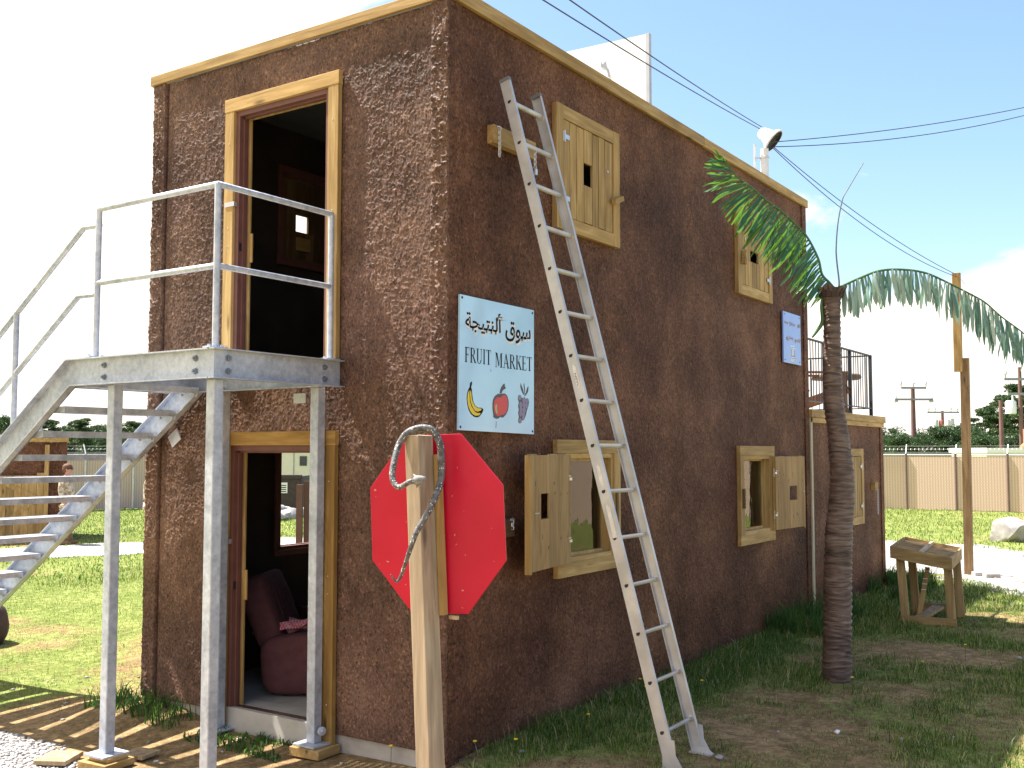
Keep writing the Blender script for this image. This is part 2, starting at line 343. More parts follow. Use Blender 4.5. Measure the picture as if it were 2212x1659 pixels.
# loose stones
def icos():
    bm = bmesh.new(); bmesh.ops.create_icosphere(bm, subdivisions=1, radius=1); v = np.array([q.co[:] for q in bm.verts]); f = np.array([[q.index for q in g.verts] for g in bm.faces]); bm.free(); return v, f
IV, IF = icos()
def stones(n, fn, smin, smax):
    P = fn(n); n = len(P); s = rng.uniform(smin, smax, n); a = rng.uniform(0, 6.28, n)
    ax = rng.uniform(.6, 1.3, (n, 3)); ax[:, 2] *= .6
    v = IV[None]*(1+rng.uniform(-.18, .18, (n, len(IV), 1)))*ax[:, None, :]*s[:, None, None]
    c, q = np.cos(a)[:, None], np.sin(a)[:, None]; vx = v[..., 0]*c-v[..., 1]*q; vy = v[..., 0]*q+v[..., 1]*c
    v = np.stack([vx+P[:, 0:1], vy+P[:, 1:2], v[..., 2]+P[:, 2:3]], -1)
    F = (IF[None]+(np.arange(n)*len(IV))[:, None, None]).reshape(-1, 3); return v.reshape(-1, 3), F
STONE = leafmat('pale_gravel_stones', [(0, (.20, .18, .17)), (.4, (.34, .32, .31)), (1, (.55, .53, .52))], 0.0, .85, .2)
def gpts(n):
    x = rng.uniform(-3.4, 2.0, n); y = rng.uniform(.3, 8.5, n); k = rockmask(x, y)+(fbm(x*3, y*3, 3, 4)-.5)*.7
    ok = (k > .45) | (rng.random(n) < .006*(y < 5)); x, y = x[ok], y[ok]
    ok = ~((x > -.03) & (x < 7.3) & (y > -.05) & (y < 3.1)); x, y = x[ok], y[ok]
    return np.stack([x, y, gh(x, y)+.004], 1)
V, F = stones(60000, gpts, .007, .021); tag(npmesh('loose_gravel', V, F, STONE), kind='stuff')
# grass
def blades(x, y, h, w, lean, bend=1.0):
    n = len(x); z = gh(x, y)-.005; a = rng.uniform(0, 6.283, n); la = rng.uniform(0, 6.283, n)
    dx, dy = np.cos(a)*w/2, np.sin(a)*w/2; lx, ly = np.cos(la)*lean*h, np.sin(la)*lean*h
    o = np.stack([x, y, z], 1)
    b0 = o+np.stack([-dx, -dy, 0*dx], 1); b1 = o+np.stack([dx, dy, 0*dx], 1)
    m = o+np.stack([lx*.35, ly*.35, h*.58], 1); m0 = m+np.stack([-dx, -dy, 0*dx], 1)*.75; m1 = m+np.stack([dx, dy, 0*dx], 1)*.75
    tp = o+np.stack([lx, ly, h*(1-.25*lean*bend)], 1)
    V = np.stack([b0, b1, m1, m0, tp], 1).reshape(-1, 3); k = np.arange(n)[:, None]*5
    F = np.concatenate([k+np.array([[0, 1, 2]]), k+np.array([[0, 2, 3]]), k+np.array([[3, 2, 4]])], 0); return V, F
def inb(x, y, pad=.02): return ((x > -pad) & (x < 10.6+pad) & (y > -pad) & (y < 3.05+pad))
def onroad(x, y):
    r = np.zeros_like(x, bool)
    for (a, b, w) in (((-14, 19), (5.5, 16.2), 1.3), ((5.5, 16.2), (10.5, 14.0), 1.35), ((10.5, 14), (14.5, 9.5), 1.45), ((14.5, 9.5), (16.5, 4.5), 1.8), ((16.5, 4.5), (16.6, 1.2), 2.4), ((16.6, 1.2), (13.9, -1.7), 2.4), ((13.9, -1.7), (11.3, -3.6), 1.95), ((11.3, -3.6), (9, -8), 1.8)):
        a, b = np.array(a, float), np.array(b, float); d = b-a; t = np.clip(((x-a[0])*d[0]+(y-a[1])*d[1])/(d@d), 0, 1)
        r |= np.hypot(x-a[0]-d[0]*t, y-a[1]-d[1]*t) < w-.1
    return r
BV, BF = [], []
def scatter(n, x0, x1, y0, y1, hmin, hmax, w, thr, extra=None, pw=1.0, lean=(.1, .8)):
    x = rng.uniform(x0, x1, n); y = rng.uniform(y0, y1, n)
    g = grassmask(x, y)+(fbm(x*5, y*5, 3, 31)-.5)*.9
    ok = (g > thr) & ~inb(x, y) & ~onroad(x, y) & (rockmask(x, y) < .5)
    # camera wedge only
    dx, dy = x-CAM.x, y-CAM.y; dep = dx*math.cos(YAW)+dy*math.sin(YAW); lat = dx*math.sin(YAW)-dy*math.cos(YAW)
    ok &= (dep > .5) & (np.abs(lat) < dep*.56+1.2)
    if extra is not None: ok &= extra(x, y)
    x, y, g = x[ok], y[ok], g[ok]; h = (hmin+(hmax-hmin)*rng.random(len(x))**1.6)*(.6+.5*np.clip(g, 0, 1.2))
    V, F = blades(x, y, h, w*rng.uniform(.7, 1.3, len(x)), rng.uniform(*lean, len(x))); off = sum(len(v) for v in BV)
    BV.append(V); BF.append(F+off)
scatter(200000, 0, 9, -5.5, 0, .010, .045, .0034, .22)
scatter(170000, 0, 9, -5.5, 0, .015, .075, .0042, .52)            # short grass in the shade
scatter(16000, 0, 9, -3.2, 0, .05, .15, .006, .55)
scatter(190000, -4, 7.5, 2.0, 12, .008, .036, .0038, .30)
scatter(30000, -4, 7.5, 3.5, 12, .015, .05, .004, .62)          # sunny lawn on the left
scatter(2600, -4, 7.5, 2.5, 12, .04, .13, .004, .45)
scatter(90000, 9, 15, -7, 3, .03, .10, .008, .45)
scatter(90000, 4, 22, 10, 32, .02, .09, .014, .25)
scatter(45000, 15, 36, -6, 12, .03, .11, .014, .45)
scatter(15000, -.1, 11, -.45, -.03, .04, .14, .005, .25, lambda x, y: (fbm(x*1.9, y*2+2, 3, 8) > .47))   # taller along the wall
tag(npmesh('grass', np.concatenate(BV), np.concatenate(BF), GRASS), kind='stuff')
BV, BF = [], []
scatter(1500, -.55, .05, .95, 2.1, .04, .12, .012, -9, lambda x, y: (fbm(x*6, y*6, 2, 5) > .52) & (x > -.38))
scatter(520, -.36, .0, 2.3, 3.3, .07, .30, .011, -9)
scatter(3000, 2.4, 7.5, -.7, -.03, .04, .16, .007, .4, lambda x, y: fbm(x*2.2, y*2.2, 3, 77) > .5)
scatter(3800, 5.6, 7.2, -.6, -.03, .12, .38, .010, -9, lambda x, y: fbm(x*3.2, y*3.2, 3, 78) > .46)
scatter(3500, .5, 9, -3.2, -.1, .03, .10, .008, .5, lambda x, y: fbm(x*2.6, y*2.6, 3, 55) > .62)
scatter(5000, 9, 11, -.7, .3, .1, .35, .012, -9, lambda x, y: fbm(x*3.2, y*3.2, 3, 79) > .45)
tag(npmesh('weeds', np.concatenate(BV), np.concatenate(BF), WEED), kind='stuff')
# tiny yellow flowers
FLM = plain('yellow_petals', (.75, .50, .02), .6)
def flowers():
    m = MB()
    for x, y in [(.15, -.12), (.35, -.3), (1.9, -.45), (2.6, -.6), (-.12, .35), (3.3, -1.6), (4.4, -1.9), (5.2, -2.1), (1.2, -.35), (2.2, -.25)]:
        z = gz(x, y)+random.uniform(.10, .2); m.lathe((x, y, z), [(0, 0), (.013, .002), (.014, .008), (0, .012)], 7); m.cur = 1
        m.tube([(x, y, z-.2), (x+.005, y, z)], .0018, 4); m.cur = 0
    return m
tag(flowers().build('wild_flowers', [FLM, WEED]), kind='stuff')

# ================================================================== MAIN BUILDING
BL, BW, BH, ZB = 7.2, 3.02, 5.04, .12
T = .05
bld = thing('market_building', 'brown stucco two-storey training building with timber-framed doors and shuttered windows', 'building', (0, 0, 0))
def cellwall(name, axis, pos0, pos1, u0, u1, z0, z1, holes, m, parent):
    us = sorted({u0, u1, *[h[0] for h in holes], *[h[1] for h in holes]}); zs = sorted({z0, z1, *[h[2] for h in holes], *[h[3] for h in holes]})
    def solid(i, j):
        if i < 0 or j < 0 or i >= len(us)-1 or j >= len(zs)-1: return False
        a, b = (us[i]+us[i+1])/2, (zs[j]+zs[j+1])/2
        return not any(h[0] < a < h[1] and h[2] < b < h[3] for h in holes)
    q = MB(); P = (lambda s, u, z: (s, u, z)) if axis == 0 else (lambda s, u, z: (u, s, z)); fl = axis == 0
    def face(vs, flip):
        q.add(vs, [(3, 2, 1, 0) if flip else (0, 1, 2, 3)])
    for i in range(len(us)-1):
        for j in range(len(zs)-1):
            if not solid(i, j): continue
            a, b, c, d = us[i], us[i+1], zs[j], zs[j+1]
            face([P(pos0, a, c), P(pos0, b, c), P(pos0, b, d), P(pos0, a, d)], fl)
            face([P(pos1, a, c), P(pos1, b, c), P(pos1, b, d), P(pos1, a, d)], not fl)
            if not solid(i-1, j): face([P(pos0, a, c), P(pos0, a, d), P(pos1, a, d), P(pos1, a, c)], fl)
            if not solid(i+1, j): face([P(pos0, b, d), P(pos0, b, c), P(pos1, b, c), P(pos1, b, d)], fl)
            if not solid(i, j-1): face([P(pos0, b, c), P(pos0, a, c), P(pos1, a, c), P(pos1, b, c)], fl)
            if not solid(i, j+1): face([P(pos0, a, d), P(pos0, b, d), P(pos1, b, d), P(pos1, a, d)], fl)
    return q.build(name, m, parent)
D1, D2 = (1.04, 2.02, .17, 2.09), (1.04, 2.02, 2.70, 4.64)
WL1, WL2 = (1.40, 2.18, 1.21, 2.03), (5.0, 5.80, 1.18, 2.0)
WU1, WU2 = (1.40, 2.20, 3.84, 4.60), (5.02, 5.82, 3.80, 4.56)
B1, B2 = (1.35, 2.15, 1.19, 2.05), (1.30, 2.10, 3.80, 4.62)
cellwall('wall', 0, .022, T+.02, 0.03, BW-.03, ZB, BH, [D1, D2], STG, bld)
cellwall('wall', 1, 0.0, T, 0.0, BL, ZB-.05, BH, [WL1, WL2, WU1, WU2], STU, bld)
cellwall('wall', 1, BW-T, BW, 0.0, BL, ZB, BH, [B1, B2], STU, bld)
cellwall('wall', 0, BL-T, BL-.002, T, BW-T, ZB, BH, [], STU, bld)
# inner linings, floors and the roof
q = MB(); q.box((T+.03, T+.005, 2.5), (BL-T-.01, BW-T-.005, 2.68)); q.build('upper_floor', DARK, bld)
q = MB(); q.box((-.02, 1.0, 0.0), (T+.2, 2.06, .168)); q.box((T+.2, T+.005, 0), (BL-T-.01, BW-T-.005, .15)); q.build('floor_slab', FLOOR, bld)
q = MB(); q.box((.0, .0, -.1), (BL, T, ZB-.052)); q.box((.035, T, -.1), (T, BW, ZB-.002)); q.box((T, BW-T, -.1), (BL, BW-.01, ZB-.002)); q.build('foundation', CONC, bld)
q = MB(); q.box((.01, .01, BH), (BL-.01, BW-.01, 5.10)); q.build('roof', ROOFM, bld)
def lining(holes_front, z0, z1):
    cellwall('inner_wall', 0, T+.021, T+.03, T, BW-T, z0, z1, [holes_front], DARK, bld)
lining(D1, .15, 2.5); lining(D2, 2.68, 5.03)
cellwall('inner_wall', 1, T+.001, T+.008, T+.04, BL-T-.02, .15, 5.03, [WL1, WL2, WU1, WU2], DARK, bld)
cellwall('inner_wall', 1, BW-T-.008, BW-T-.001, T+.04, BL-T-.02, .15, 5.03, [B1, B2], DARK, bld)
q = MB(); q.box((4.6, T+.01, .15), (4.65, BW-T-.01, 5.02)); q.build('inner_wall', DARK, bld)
# textured front cladding with real relief
def cladding(y0, y1, z0, z1, holes, base, amp, seed, name='cladding', step=.0052, fk=1.0):
    ys = np.arange(y0, y1+step/2, step); zs = np.arange(z0, z1+step/2, step); ys[-1] = y1; zs[-1] = z1
    A, B = np.meshgrid(ys, zs, indexing='ij')
    wx = A+.018*(fbm(A*22, B*16, 3, seed)-.5)*2; wz = B+.022*(fbm(A*16+50, B*16, 3, seed+2)-.5)*2
    r = 1-np.abs(2*fbm(wx*52*fk, wz*38*fk, 2, seed+5)-1)*3.2; r = np.clip(r, 0, 1)**1.5
    r2 = np.clip((fbm(wx*26+9, wz*20, 3, seed+6)-.56)*5, 0, 1)
    patch = sst(.38, .60, fbm(A*1.7+3, B*1.1, 4, seed+8)); patch = patch if fk == 1 else .6+.4*patch; edge = np.minimum(np.minimum(A-y0, y1-A), np.minimum(B-z0, z1-B)); patch *= .35+.65*sst(0, .08, edge)
    H = base+amp*(r*(.30+.38*patch)*(.45+.55*vnoise(A*19, B*19, seed+3))+r2*.35*patch+.20*fbm(A*60, B*50, 2, seed+11)+.35*fbm(A*4, B*4, 2, seed+13))
    V = np.stack([-H, A, B], -1).reshape(-1, 3); nz = len(zs); I = np.arange(len(ys)*nz).reshape(len(ys), nz)
    cy, cz = (A[:-1, :-1]+A[1:, 1:])/2, (B[:-1, :-1]+B[1:, 1:])/2; ok = np.ones(cy.shape, bool)
    for h in holes: ok &= ~((cy > h[0]-.02) & (cy < h[1]+.02) & (cz > h[2]-.03) & (cz < h[3]+.02))
    F = np.stack([I[:-1, :-1][ok], I[:-1, 1:][ok], I[1:, 1:][ok], I[1:, :-1][ok]], -1)
    n = I.size; rim = []
    for e in (I[0, :], I[-1, ::-1], I[::-1, 0], I[:, -1]):      # returns to the wall
        b = np.arange(len(e))+n+sum(len(r_[0]) for r_ in rim); vv = V[e].copy(); vv[:, 0] = .022; rim.append((vv, np.stack([e[:-1], b[:-1], b[1:], e[1:]], -1)))
    V = np.concatenate([V]+[r_[0] for r_ in rim]); F = np.concatenate([F]+[r_[1] for r_ in rim])
    return npmesh(name, V, F, STG, bld, smooth=True)
cladding(.135, 2.86, ZB, BH-.005, [D1, D2], -.010, .0105, 13)
cladding(-.012, .128, ZB, BH-.005, [], .006, .034, 40, 'corner_strip', .0062, .62); cladding(2.885, 3.03, ZB, BH-.005, [], .004, .028, 60, 'corner_strip', .0062, .7)
q = MB(); q.box((-.002, -.014, .05), (.125, -.0005, BH-.006)); q.build('corner_strip', STU, bld)
q = MB(); q.box((BL-.13, -.014, .05), (BL+.015, -.0005, BH-.006)); q.box((BL-.001, -.0003, .05), (BL+.015, .13, BH-.006)); q.build('corner_strip', STU, bld)
q = MB()
q.box((-.034, -.034, BH), (-.003, BW+.034, 5.118)); q.build('roof_trim', WY, bld, bevel=.003)
q = MB(); q.box((-.002, -.035, BH+.002), (4.1, -.001, 5.14)); q.box((4.104, -.035, BH+.002), (BL+.04, -.001, 5.137)); q.build('roof_trim', WX, bld, bevel=.003)
q = MB(); q.box((-.002, BW+.001, BH), (BL+.04, BW+.05, 5.12)); q.build('roof_trim', WX, bld); q = MB(); q.box((BL, .0, BH), (BL+.04, BW, 5.12)); q.build('roof_trim', WY, bld)
# doors
def door(D, zb, bw=.10, wm=(WZ, WY)):
    y0, y1, z0, z1 = D
    f = MB(); f.box((-.045, y0-bw, zb), (-.004, y0+.0, z1+.0)); f.box((-.045, y1, zb), (-.004, y1+bw, z1))
    f.cur = 1; f.box((-.047, y0-bw-.005, z1), (-.004, y1+bw+.005, z1+bw)); fr = f.build('door_frame', list(wm), bld, bevel=.003)
    f = MB(); a = .04
    for (ya, yb) in ((y0-.0, y0+a), (y1-a, y1)): f.box((-.02, ya, z0), (.066, yb, z1-a))
    f.box((-.02, y0, z1-a), (.066, y1, z1)); f.box((.015, y1-a-.015, z0), (.04, y1-a, z1-a)); f.box((.015, y0+a, z0), (.04, y0+a+.015, z1-a)); f.box((.015, y0+a, z1-a-.015), (.04, y1-a, z1-a))
    f.build('door_jamb', JAMB, fr)
    f = MB(); f.box((.067, y1-a-.028, z0), (.082, y1-a+.02, z1-a)); f.box((.067, y0+.02, z1-a-.012), (.082, y1-a-.029, z1-a+.02)); zc = z0+(z1-z0)*.46
    f.box((.068, y1-a-.055, zc-.11), (.078, y1-a-.029, zc+.11)); f.build('stop_strip', WZ, fr)
    f = MB(); f.box((-.05, y1-.02, z0+(z1-z0)*.62), (-.0465, y1+.085, z0+(z1-z0)*.62+.035)); f.box((-.05, y1-.022, z0+(z1-z0)*.62), (-.0, y1-.019, z0+(z1-z0)*.62+.035)); f.build('latch_plate', STRAP, fr)
    f = MB(); f.box((-.012, y1-a-.004, zc-.03), (.01, y1-a, zc+.03)); f.build('strike_plate', BLK, fr)
    for zz in (z0+.15, z0+.9, z1-.25, z1-.9): 
        for yy in (y0-.05, y1+.05): f = MB(); f.lathe((-.0455, yy, zz), [(0, -.001), (.005, 0), (.005, .002), (0, .003)], 6, (-1, 0, 0)); f.build('nail', STRAP, fr)
WZd, WYd = wood('damp_pine_z', (.30, .175, .05), (.46, .30, .10), 2), wood('damp_pine_y', (.30, .175, .05), (.46, .30, .10), 1)
door(D1, .06, wm=(WZd, WYd)); door(D2, 2.69)
# windows
def hinge(m, x, z, side=1, y=-.05):
    m.box((x-.018, y-.006, z-.04), (x+.018, y, z+.04)); m.box((x, y-.007, z-.018) if side > 0 else (x-.075, y-.007, z-.018), (x+.075, y-.001, z+.018) if side > 0 else (x, y-.001, z+.018))
    m.tube([(x, y-.009, z-.045), (x, y-.009, z+.045)], .006, 6)
def planks(m, x0, x1, z0, z1, n, yf, t, hole=None, gap=.010):
    ws = np.array([random.uniform(.8, 1.25) for _ in range(n)]); ws = ws/ws.sum()*(x1-x0); x = x0
    for w in ws:
        a, b = x+gap/2, x+w-gap/2; x += w; dz = random.uniform(-.004, .004)
        if hole and b > hole[0] and a < hole[1]:
            m.box((a, yf, z0+dz), (b, yf+t, hole[2])); m.box((a, yf, hole[3]), (b, yf+t, z1+dz))
            if a < hole[0]: m.box((a, yf+.0005, hole[2]), (hole[0], yf+t-.0005, hole[3]))
            if b > hole[1]: m.box((hole[1], yf+.0005, hole[2]), (b, yf+t-.0005, hole[3]))
        else: m.box((a, yf, z0+dz), (b, yf+t, z1+dz))
def frame(O, parent, bw=.105, name='window_frame', y=-.045, low=False):
    x0, x1, z0, z1 = O
    f = MB(); f.box((x0-bw, y, z0-(0 if low else bw)), (x0, -.001, z1+(0 if low else bw))); f.box((x1, y, z0-(0 if low else bw)), (x1+bw, -.001, z1+(0 if low else bw))); fr = f.build(name, WZ, parent, bevel=.003)
    e = bw if low else 0
    C.objects.unlink(fr); bpy.data.objects.remove(fr); f = MB(); f.box((x0-bw, y, z0-(0 if low else bw)), (x0, -.001, z1+(0 if low else bw))); f.box((x1, y, z0-(0 if low else bw)), (x1+bw, -.001, z1+(0 if low else bw))); f.cur = 1; f.box((x0-e, y+.002, z0-bw), (x1+e, -.001, z0)); f.box((x0-e, y+.002, z1), (x1+e, -.001, z1+bw)); return f.build(name, [WZ, WX], parent, bevel=.003)
def closed_window(O, hole, hs, parent=bld, blk=True):
    fr = frame(O, parent); x0, x1, z0, z1 = O
    m = MB(); planks(m, x0+.006, x1-.012, z0+.006, z1-.006, 7, -.036, .024, hole); sh = m.build('shutter', WZ, fr, bevel=.002)
    for zz in (z0+.08, z1-.16): m = MB(); m.box((x0+.03, -.011, zz), (x1-.04, .012, zz+.08)); m.build('batten', WX, fr)
    hx = x0 if hs > 0 else x1
    for zz in (z0+.14, z1-.14): m = MB(); hinge(m, hx, zz, hs, -.045); m.build('hinge', STRAP, fr)
    m = MB(); bx = x1+.01 if hs > 0 else x0-.01; zc = (z0+z1)/2-.1
    m.obox((bx, -.075, zc), ((.93, 0, .36) if hs > 0 else (.25, 0, .97), (0, 1, 0), (-.36, 0, .93) if hs > 0 else (-.97, 0, .25)), (.075, .022, .022)); m.build('turn_button', WX, fr, bevel=.002)
    m = MB(); m.tube([(x1-.1 if hs > 0 else x0+.1, -.037, (z0+z1)/2+.12), (x1-.1 if hs > 0 else x0+.1, -.044, (z0+z1)/2+.12)], .011, 10); m.build('ring_bolt', STRAP, sh)
    return fr
f1 = closed_window(WU1, (1.72, 1.86, 4.15, 4.33), 1)
f2 = closed_window(WU2, (5.28, 5.52, 4.08, 4.20), -1)
def glassmat():
    m, t, p = mat('wavy_acrylic'); t.nodes.remove(p); tc = N(t, 'ShaderNodeTexCoord')
    mp = N(t, 'ShaderNodeMapping'); mp.inputs['Scale'].default_value = (3.5, 1, 1.1); t.links.new(tc.outputs['Object'], mp.inputs[0])
    n = N(t, 'ShaderNodeTexNoise', i_Scale=2.2, i_Detail=2.0, i_Distortion=.6); L(t, mp, n)
    bp = N(t, 'ShaderNodeBump', i_Strength=.16, i_Distance=.02); L(t, n, bp, 0, 'Height')
    g = N(t, 'ShaderNodeBsdfGlossy', i_Roughness=.015); L(t, bp, g, 0, 'Normal'); tr = N(t, 'ShaderNodeBsdfTransparent'); tr.inputs[0].default_value = (.8, .8, .78, 1)
    fr = N(t, 'ShaderNodeFresnel', i_0=1.55); k = M(t, 'MULTIPLY', fr, 1.25, clamp=True); ms = N(t, 'ShaderNodeMixShader'); L(t, k, ms); L(t, tr, ms, 0, 1); L(t, g, ms, 0, 2); L(t, ms, t.nodes['Material Output']); return m
GLASS = glassmat()
PLY_ = wood('plywood_z', (.34, .21, .085), (.44, .30, .14), 2, True)
def open_window(O, hs, ang, hole, sw, parent=bld):
    fr = frame(O, parent, low=True); x0, x1, z0, z1 = O
    m = MB(); a = .035
    m.box((x0, -.03, z0), (x0+a, T+.05, z1)); m.box((x1-a, -.03, z0), (x1, T+.05, z1)); m.cur = 1; m.box((x0+a, -.03, z0), (x1-a, T+.05, z0+a)); m.box((x0+a, -.03, z1-a), (x1-a, T+.05, z1)); m.build('window_lining', [WZ, WX], fr)
    m = MB(); b = .022; u = x0+a; v = x1-a; m.box((u, .045, z0+a), (u+b, .08, z1-a)); m.box((v-b, .045, z0+a), (v, .08, z1-a)); m.box((u+b, .046, z0+a), (v-b, .079, z0+a+b)); m.box((u+b, .046, z1-a-b), (v-b, .079, z1-a)); m.build('sash', WZ, fr)
    m = MB(); m.box((u+b-.004, .058, z0+a+b-.004), (v-b+.004, .064, z1-a-b+.004)); m.build('pane', GLASS, fr)
    # shutter: local u from hinge, swung open
    hx = x0 if hs > 0 else x1; o = Vector((hx, -.052, 0)); d = Vector((-math.cos(ang)*hs, -math.sin(ang), 0)); n = Vector((d.y, -d.x, 0)); 
    if n.y > 0: n = -n           # towards the viewer
    h0, h1 = z0+.01, z1-.01
    def ob(m, ua, ub, na, nb, za, zb): m.obox(o+d*((ua+ub)/2)+n*((na+nb)/2)+Vector((0, 0, (za+zb)/2)), (d, n, (0, 0, 1)), (abs(ub-ua)/2, abs(nb-na)/2, (zb-za)/2))
    m = MB(); u0, u1, z_0, z_1 = hole
    ob(m, .0, u0, .026, .038, h0, h1); ob(m, u1, sw, .026, .038, h0, h1); ob(m, u0, u1, .0262, .0378, h0, z_0); ob(m, u0, u1, .0262, .0378, z_1, h1)
    sh = m.build('shutter', PLY_, fr)
    m = MB(); k = 6
    for i in range(k):
        a_, b_ = sw*i/k+.002, sw*(i+1)/k-.002
        if b_ < u0 or a_ > u1: ob(m, a_, b_, .0, .0255, h0-.003*(i % 2), h1+.004*(i % 3))
        else: ob(m, a_, b_, .0, .0255, h0, z_0); ob(m, a_, b_, .0, .0255, z_1, h1)
    m.build('shutter_planks', WZ, fr)
    m = MB(); ob(m, sw+.001, sw+.03, -.002, .04, h0-.015, h1-.0); m.build('edge_batten', WZ, fr)
    for zz in (z0+.16, z1-.2):
        m = MB(); ob(m, -.02, .03, .038, .042, zz, zz+.02); ob(m, -.0, .045, .0385, .0415, zz+.03, zz+.036); 
        m.tube([o+n*.02+Vector((0, 0, zz-.03)), o+n*.02+Vector((0, 0, zz+.06))], .006, 6); m.build('hinge', STRAP, fr)
    m = MB(); pp = o+d*(sw-.06)+n*.045+Vector((0, 0, (h0+h1)/2))
    m.tube([pp+n*(.02*math.sin(t))+d*(.022*math.cos(t)) for t in np.linspace(0, math.pi, 9)], .004, 6); m.build('handle', STRAP, fr)
    m = MB()
    for _ in range(16):
        uu = random.choice([.08, .2, .33, .45, .56, .7])*sw/.75+random.uniform(-.02, .02); zz = random.choice([h0+.12, h0+.2, h1-.22, h1-.28])+random.uniform(-.02, .02)
        if u0-.03 < uu < u1+.03 and z_0-.05 < zz < z_1+.05: continue
        m = MB(); ob(m, uu, uu+.006, .038, .0386, zz, zz+random.uniform(.012, .035)); m.build('nail_stain', BLK, fr)
    return fr
open_window(WL1, 1, R_(9), (.42, .56, 1.57, 1.75), .72)
open_window(WL2, -1, R_(5), (.36, .56, 1.50, 1.66), .74)
for q_ in (((2.19, -.062, 1.42), (2.215, -.046, 1.72)), ((4.935, -.07, 1.46), (4.965, -.046, 1.66))): m = MB(); m.box(*q_); m.build('turn_button', DZ, bld)
# back windows: one open to the yard, one shuttered
def backframe(O):
    x0, x1, z0, z1 = O; f = MB(); y0, y1 = BW-T-.05, BW+.03
    f.box((x0-.0, y0, z0), (x0+.045, y1, z1)); f.box((x1-.045, y0, z0), (x1, y1, z1)); f.box((x0, y0, z1-.03), (x1, y1, z1)); f.box((x0, y0, z0), (x1, y1, z0+.03)); f.box((x0-.04, y0-.02, z0-.05), (x0, y0, z1+.05)); f.box((x0, y0-.02, z0-.05), (x1, y0-.001, z0)); f.box((x0, y0-.02, z1), (x1, y0-.001, z1+.05))
    return f.build('window_frame', JAMB, bld)
backframe((1.31, 2.15, 1.16, 2.08)); bf = backframe(B2)
m = MB(); planks(m, B2[0]+.046, B2[1]-.046, B2[2]+.031, B2[3]-.031, 6, BW-.03, .024, (1.56, 1.72, 4.11, 4.27), .0015); m.build('shutter', DZ, bf)
m = MB(); m.box((1.56, BW-.06, 3.93), (1.72, BW-.031, 4.05)); m.build('turn_button', WX, bf)
# the trim board where the two blocks meet
m = MB(); m.box((BL+.016, -.03, .02), (BL+.08, -.0005, 2.46)); m.build('corner_board', wood('pale_board', (.50, .44, .31), (.62, .56, .42), 2), bld)

# ================================================================== ANNEX
anx = thing('annex', 'low brown stucco annex with a railed roof deck behind the palm', 'building', (BL, 0, 0))
AW = (8.62, 9.32, 1.16, 1.98); AX0, AX1 = BL+.017, 10.57
cellwall('wall', 1, .004, T, AX0, AX1, .02, 2.40, [AW], STU, anx); cellwall('wall', 1, BW-T, BW, AX0, AX1, .02, 2.40, [], STU, anx); cellwall('wall', 0, AX1-T, AX1-.002, T, BW-T, .02, 2.40, [], STU, anx)
m = MB(); m.box((AX1-.13, -.014, .02), (AX1+.015, .0035, 2.395)); m.box((AX1-.0015, .0037, .02), (AX1+.015, .13, 2.395)); m.build('corner_strip', STU, anx)
m = MB(); m.box((BL+.0, -.05, 2.465), (8.9, .0, 2.56)); m.box((8.904, -.05, 2.463), (AX1+.05, .0, 2.557)); m.box((AX0, -.03, 2.40), (AX1+.02, .05, 2.462)); m.build('roof_trim', WX, anx, bevel=.003)
m = MB(); m.box((AX1, .001, 2.46), (AX1+.05, BW, 2.556)); m.build('roof_trim', WY, anx)
m = MB(); m.box((AX0, .051, 2.40), (AX1-.01, BW-.01, 2.54)); m.build('roof_deck', plain('deck_boards', (.30, .24, .17), .8), anx)
closed_window(AW, None, -1, anx)
m = MB(); m.box((9.93, -.06, 1.49), (10.09, .003, 1.61)); wb = m.build('wood_block', WX, anx, bevel=.003)
def chain(m, p, n, l=.022, r=.0035):
    p = Vector(p)
    for i in range(n):
        c = p-Vector((0, 0, l*.75*i)); e = Vector((1, 0, 0)) if i % 2 else Vector((0, 1, 0))
        m.tube([c+e*(.4*l*math.cos(t))+Vector((0, 0, .6*l*math.sin(t))) for t in np.linspace(0, 2*math.pi, 9)], r, 5, False)
m = MB(); chain(m, (10.03, -.065, 1.50), 20, .024, .004); m.build('chain', STRAP, anx)
# roof railing
RBL = plain('railing_dark_grey', (.035, .04, .055), .5)
rail = thing('roof_railing', 'black metal railing with thin balusters round the annex roof deck', 'railing', (BL+.1, .1, 2.54))
y_, z0_, z1_ = .10, 2.68, 3.46
for (a, b) in (((BL+.12, y_), (10.4, y_)), ((10.4, y_), (10.4, 2.9))):
    m = MB(); m.bar((*a, z1_), (*b, z1_), .035, .02); m.build('top_rail', RBL, rail)
    m = MB(); m.bar((*a, z0_), (*b, z0_), .03, .015); m.build('bottom_rail', RBL, rail)
m = MB(); m.box((8.19, y_-.022, 2.54), (8.235, y_+.022, 3.47)); post0 = m.build('post', RBL, rail)
for px, py in ((9.35, .1), (10.4, .1), (10.4, 1.5), (10.4, 2.9)):
    c = post0.copy(); C.objects.link(c); c.parent = rail; c.location = (px-8.2125, py-.1, 0)
m = MB(); m.box((BL+.21, y_-.005, z0_), (BL+.220, y_+.005, z1_)); b0 = m.build('baluster', RBL, rail)
for i in range(1, 28):
    c = b0.copy(); C.objects.link(c); c.parent = rail; c.location = (i*.112, 0, 0)
for i in range(1, 24):
    c = b0.copy(); C.objects.link(c); c.parent = rail; c.location = (3.183, i*.118-.0, 0)
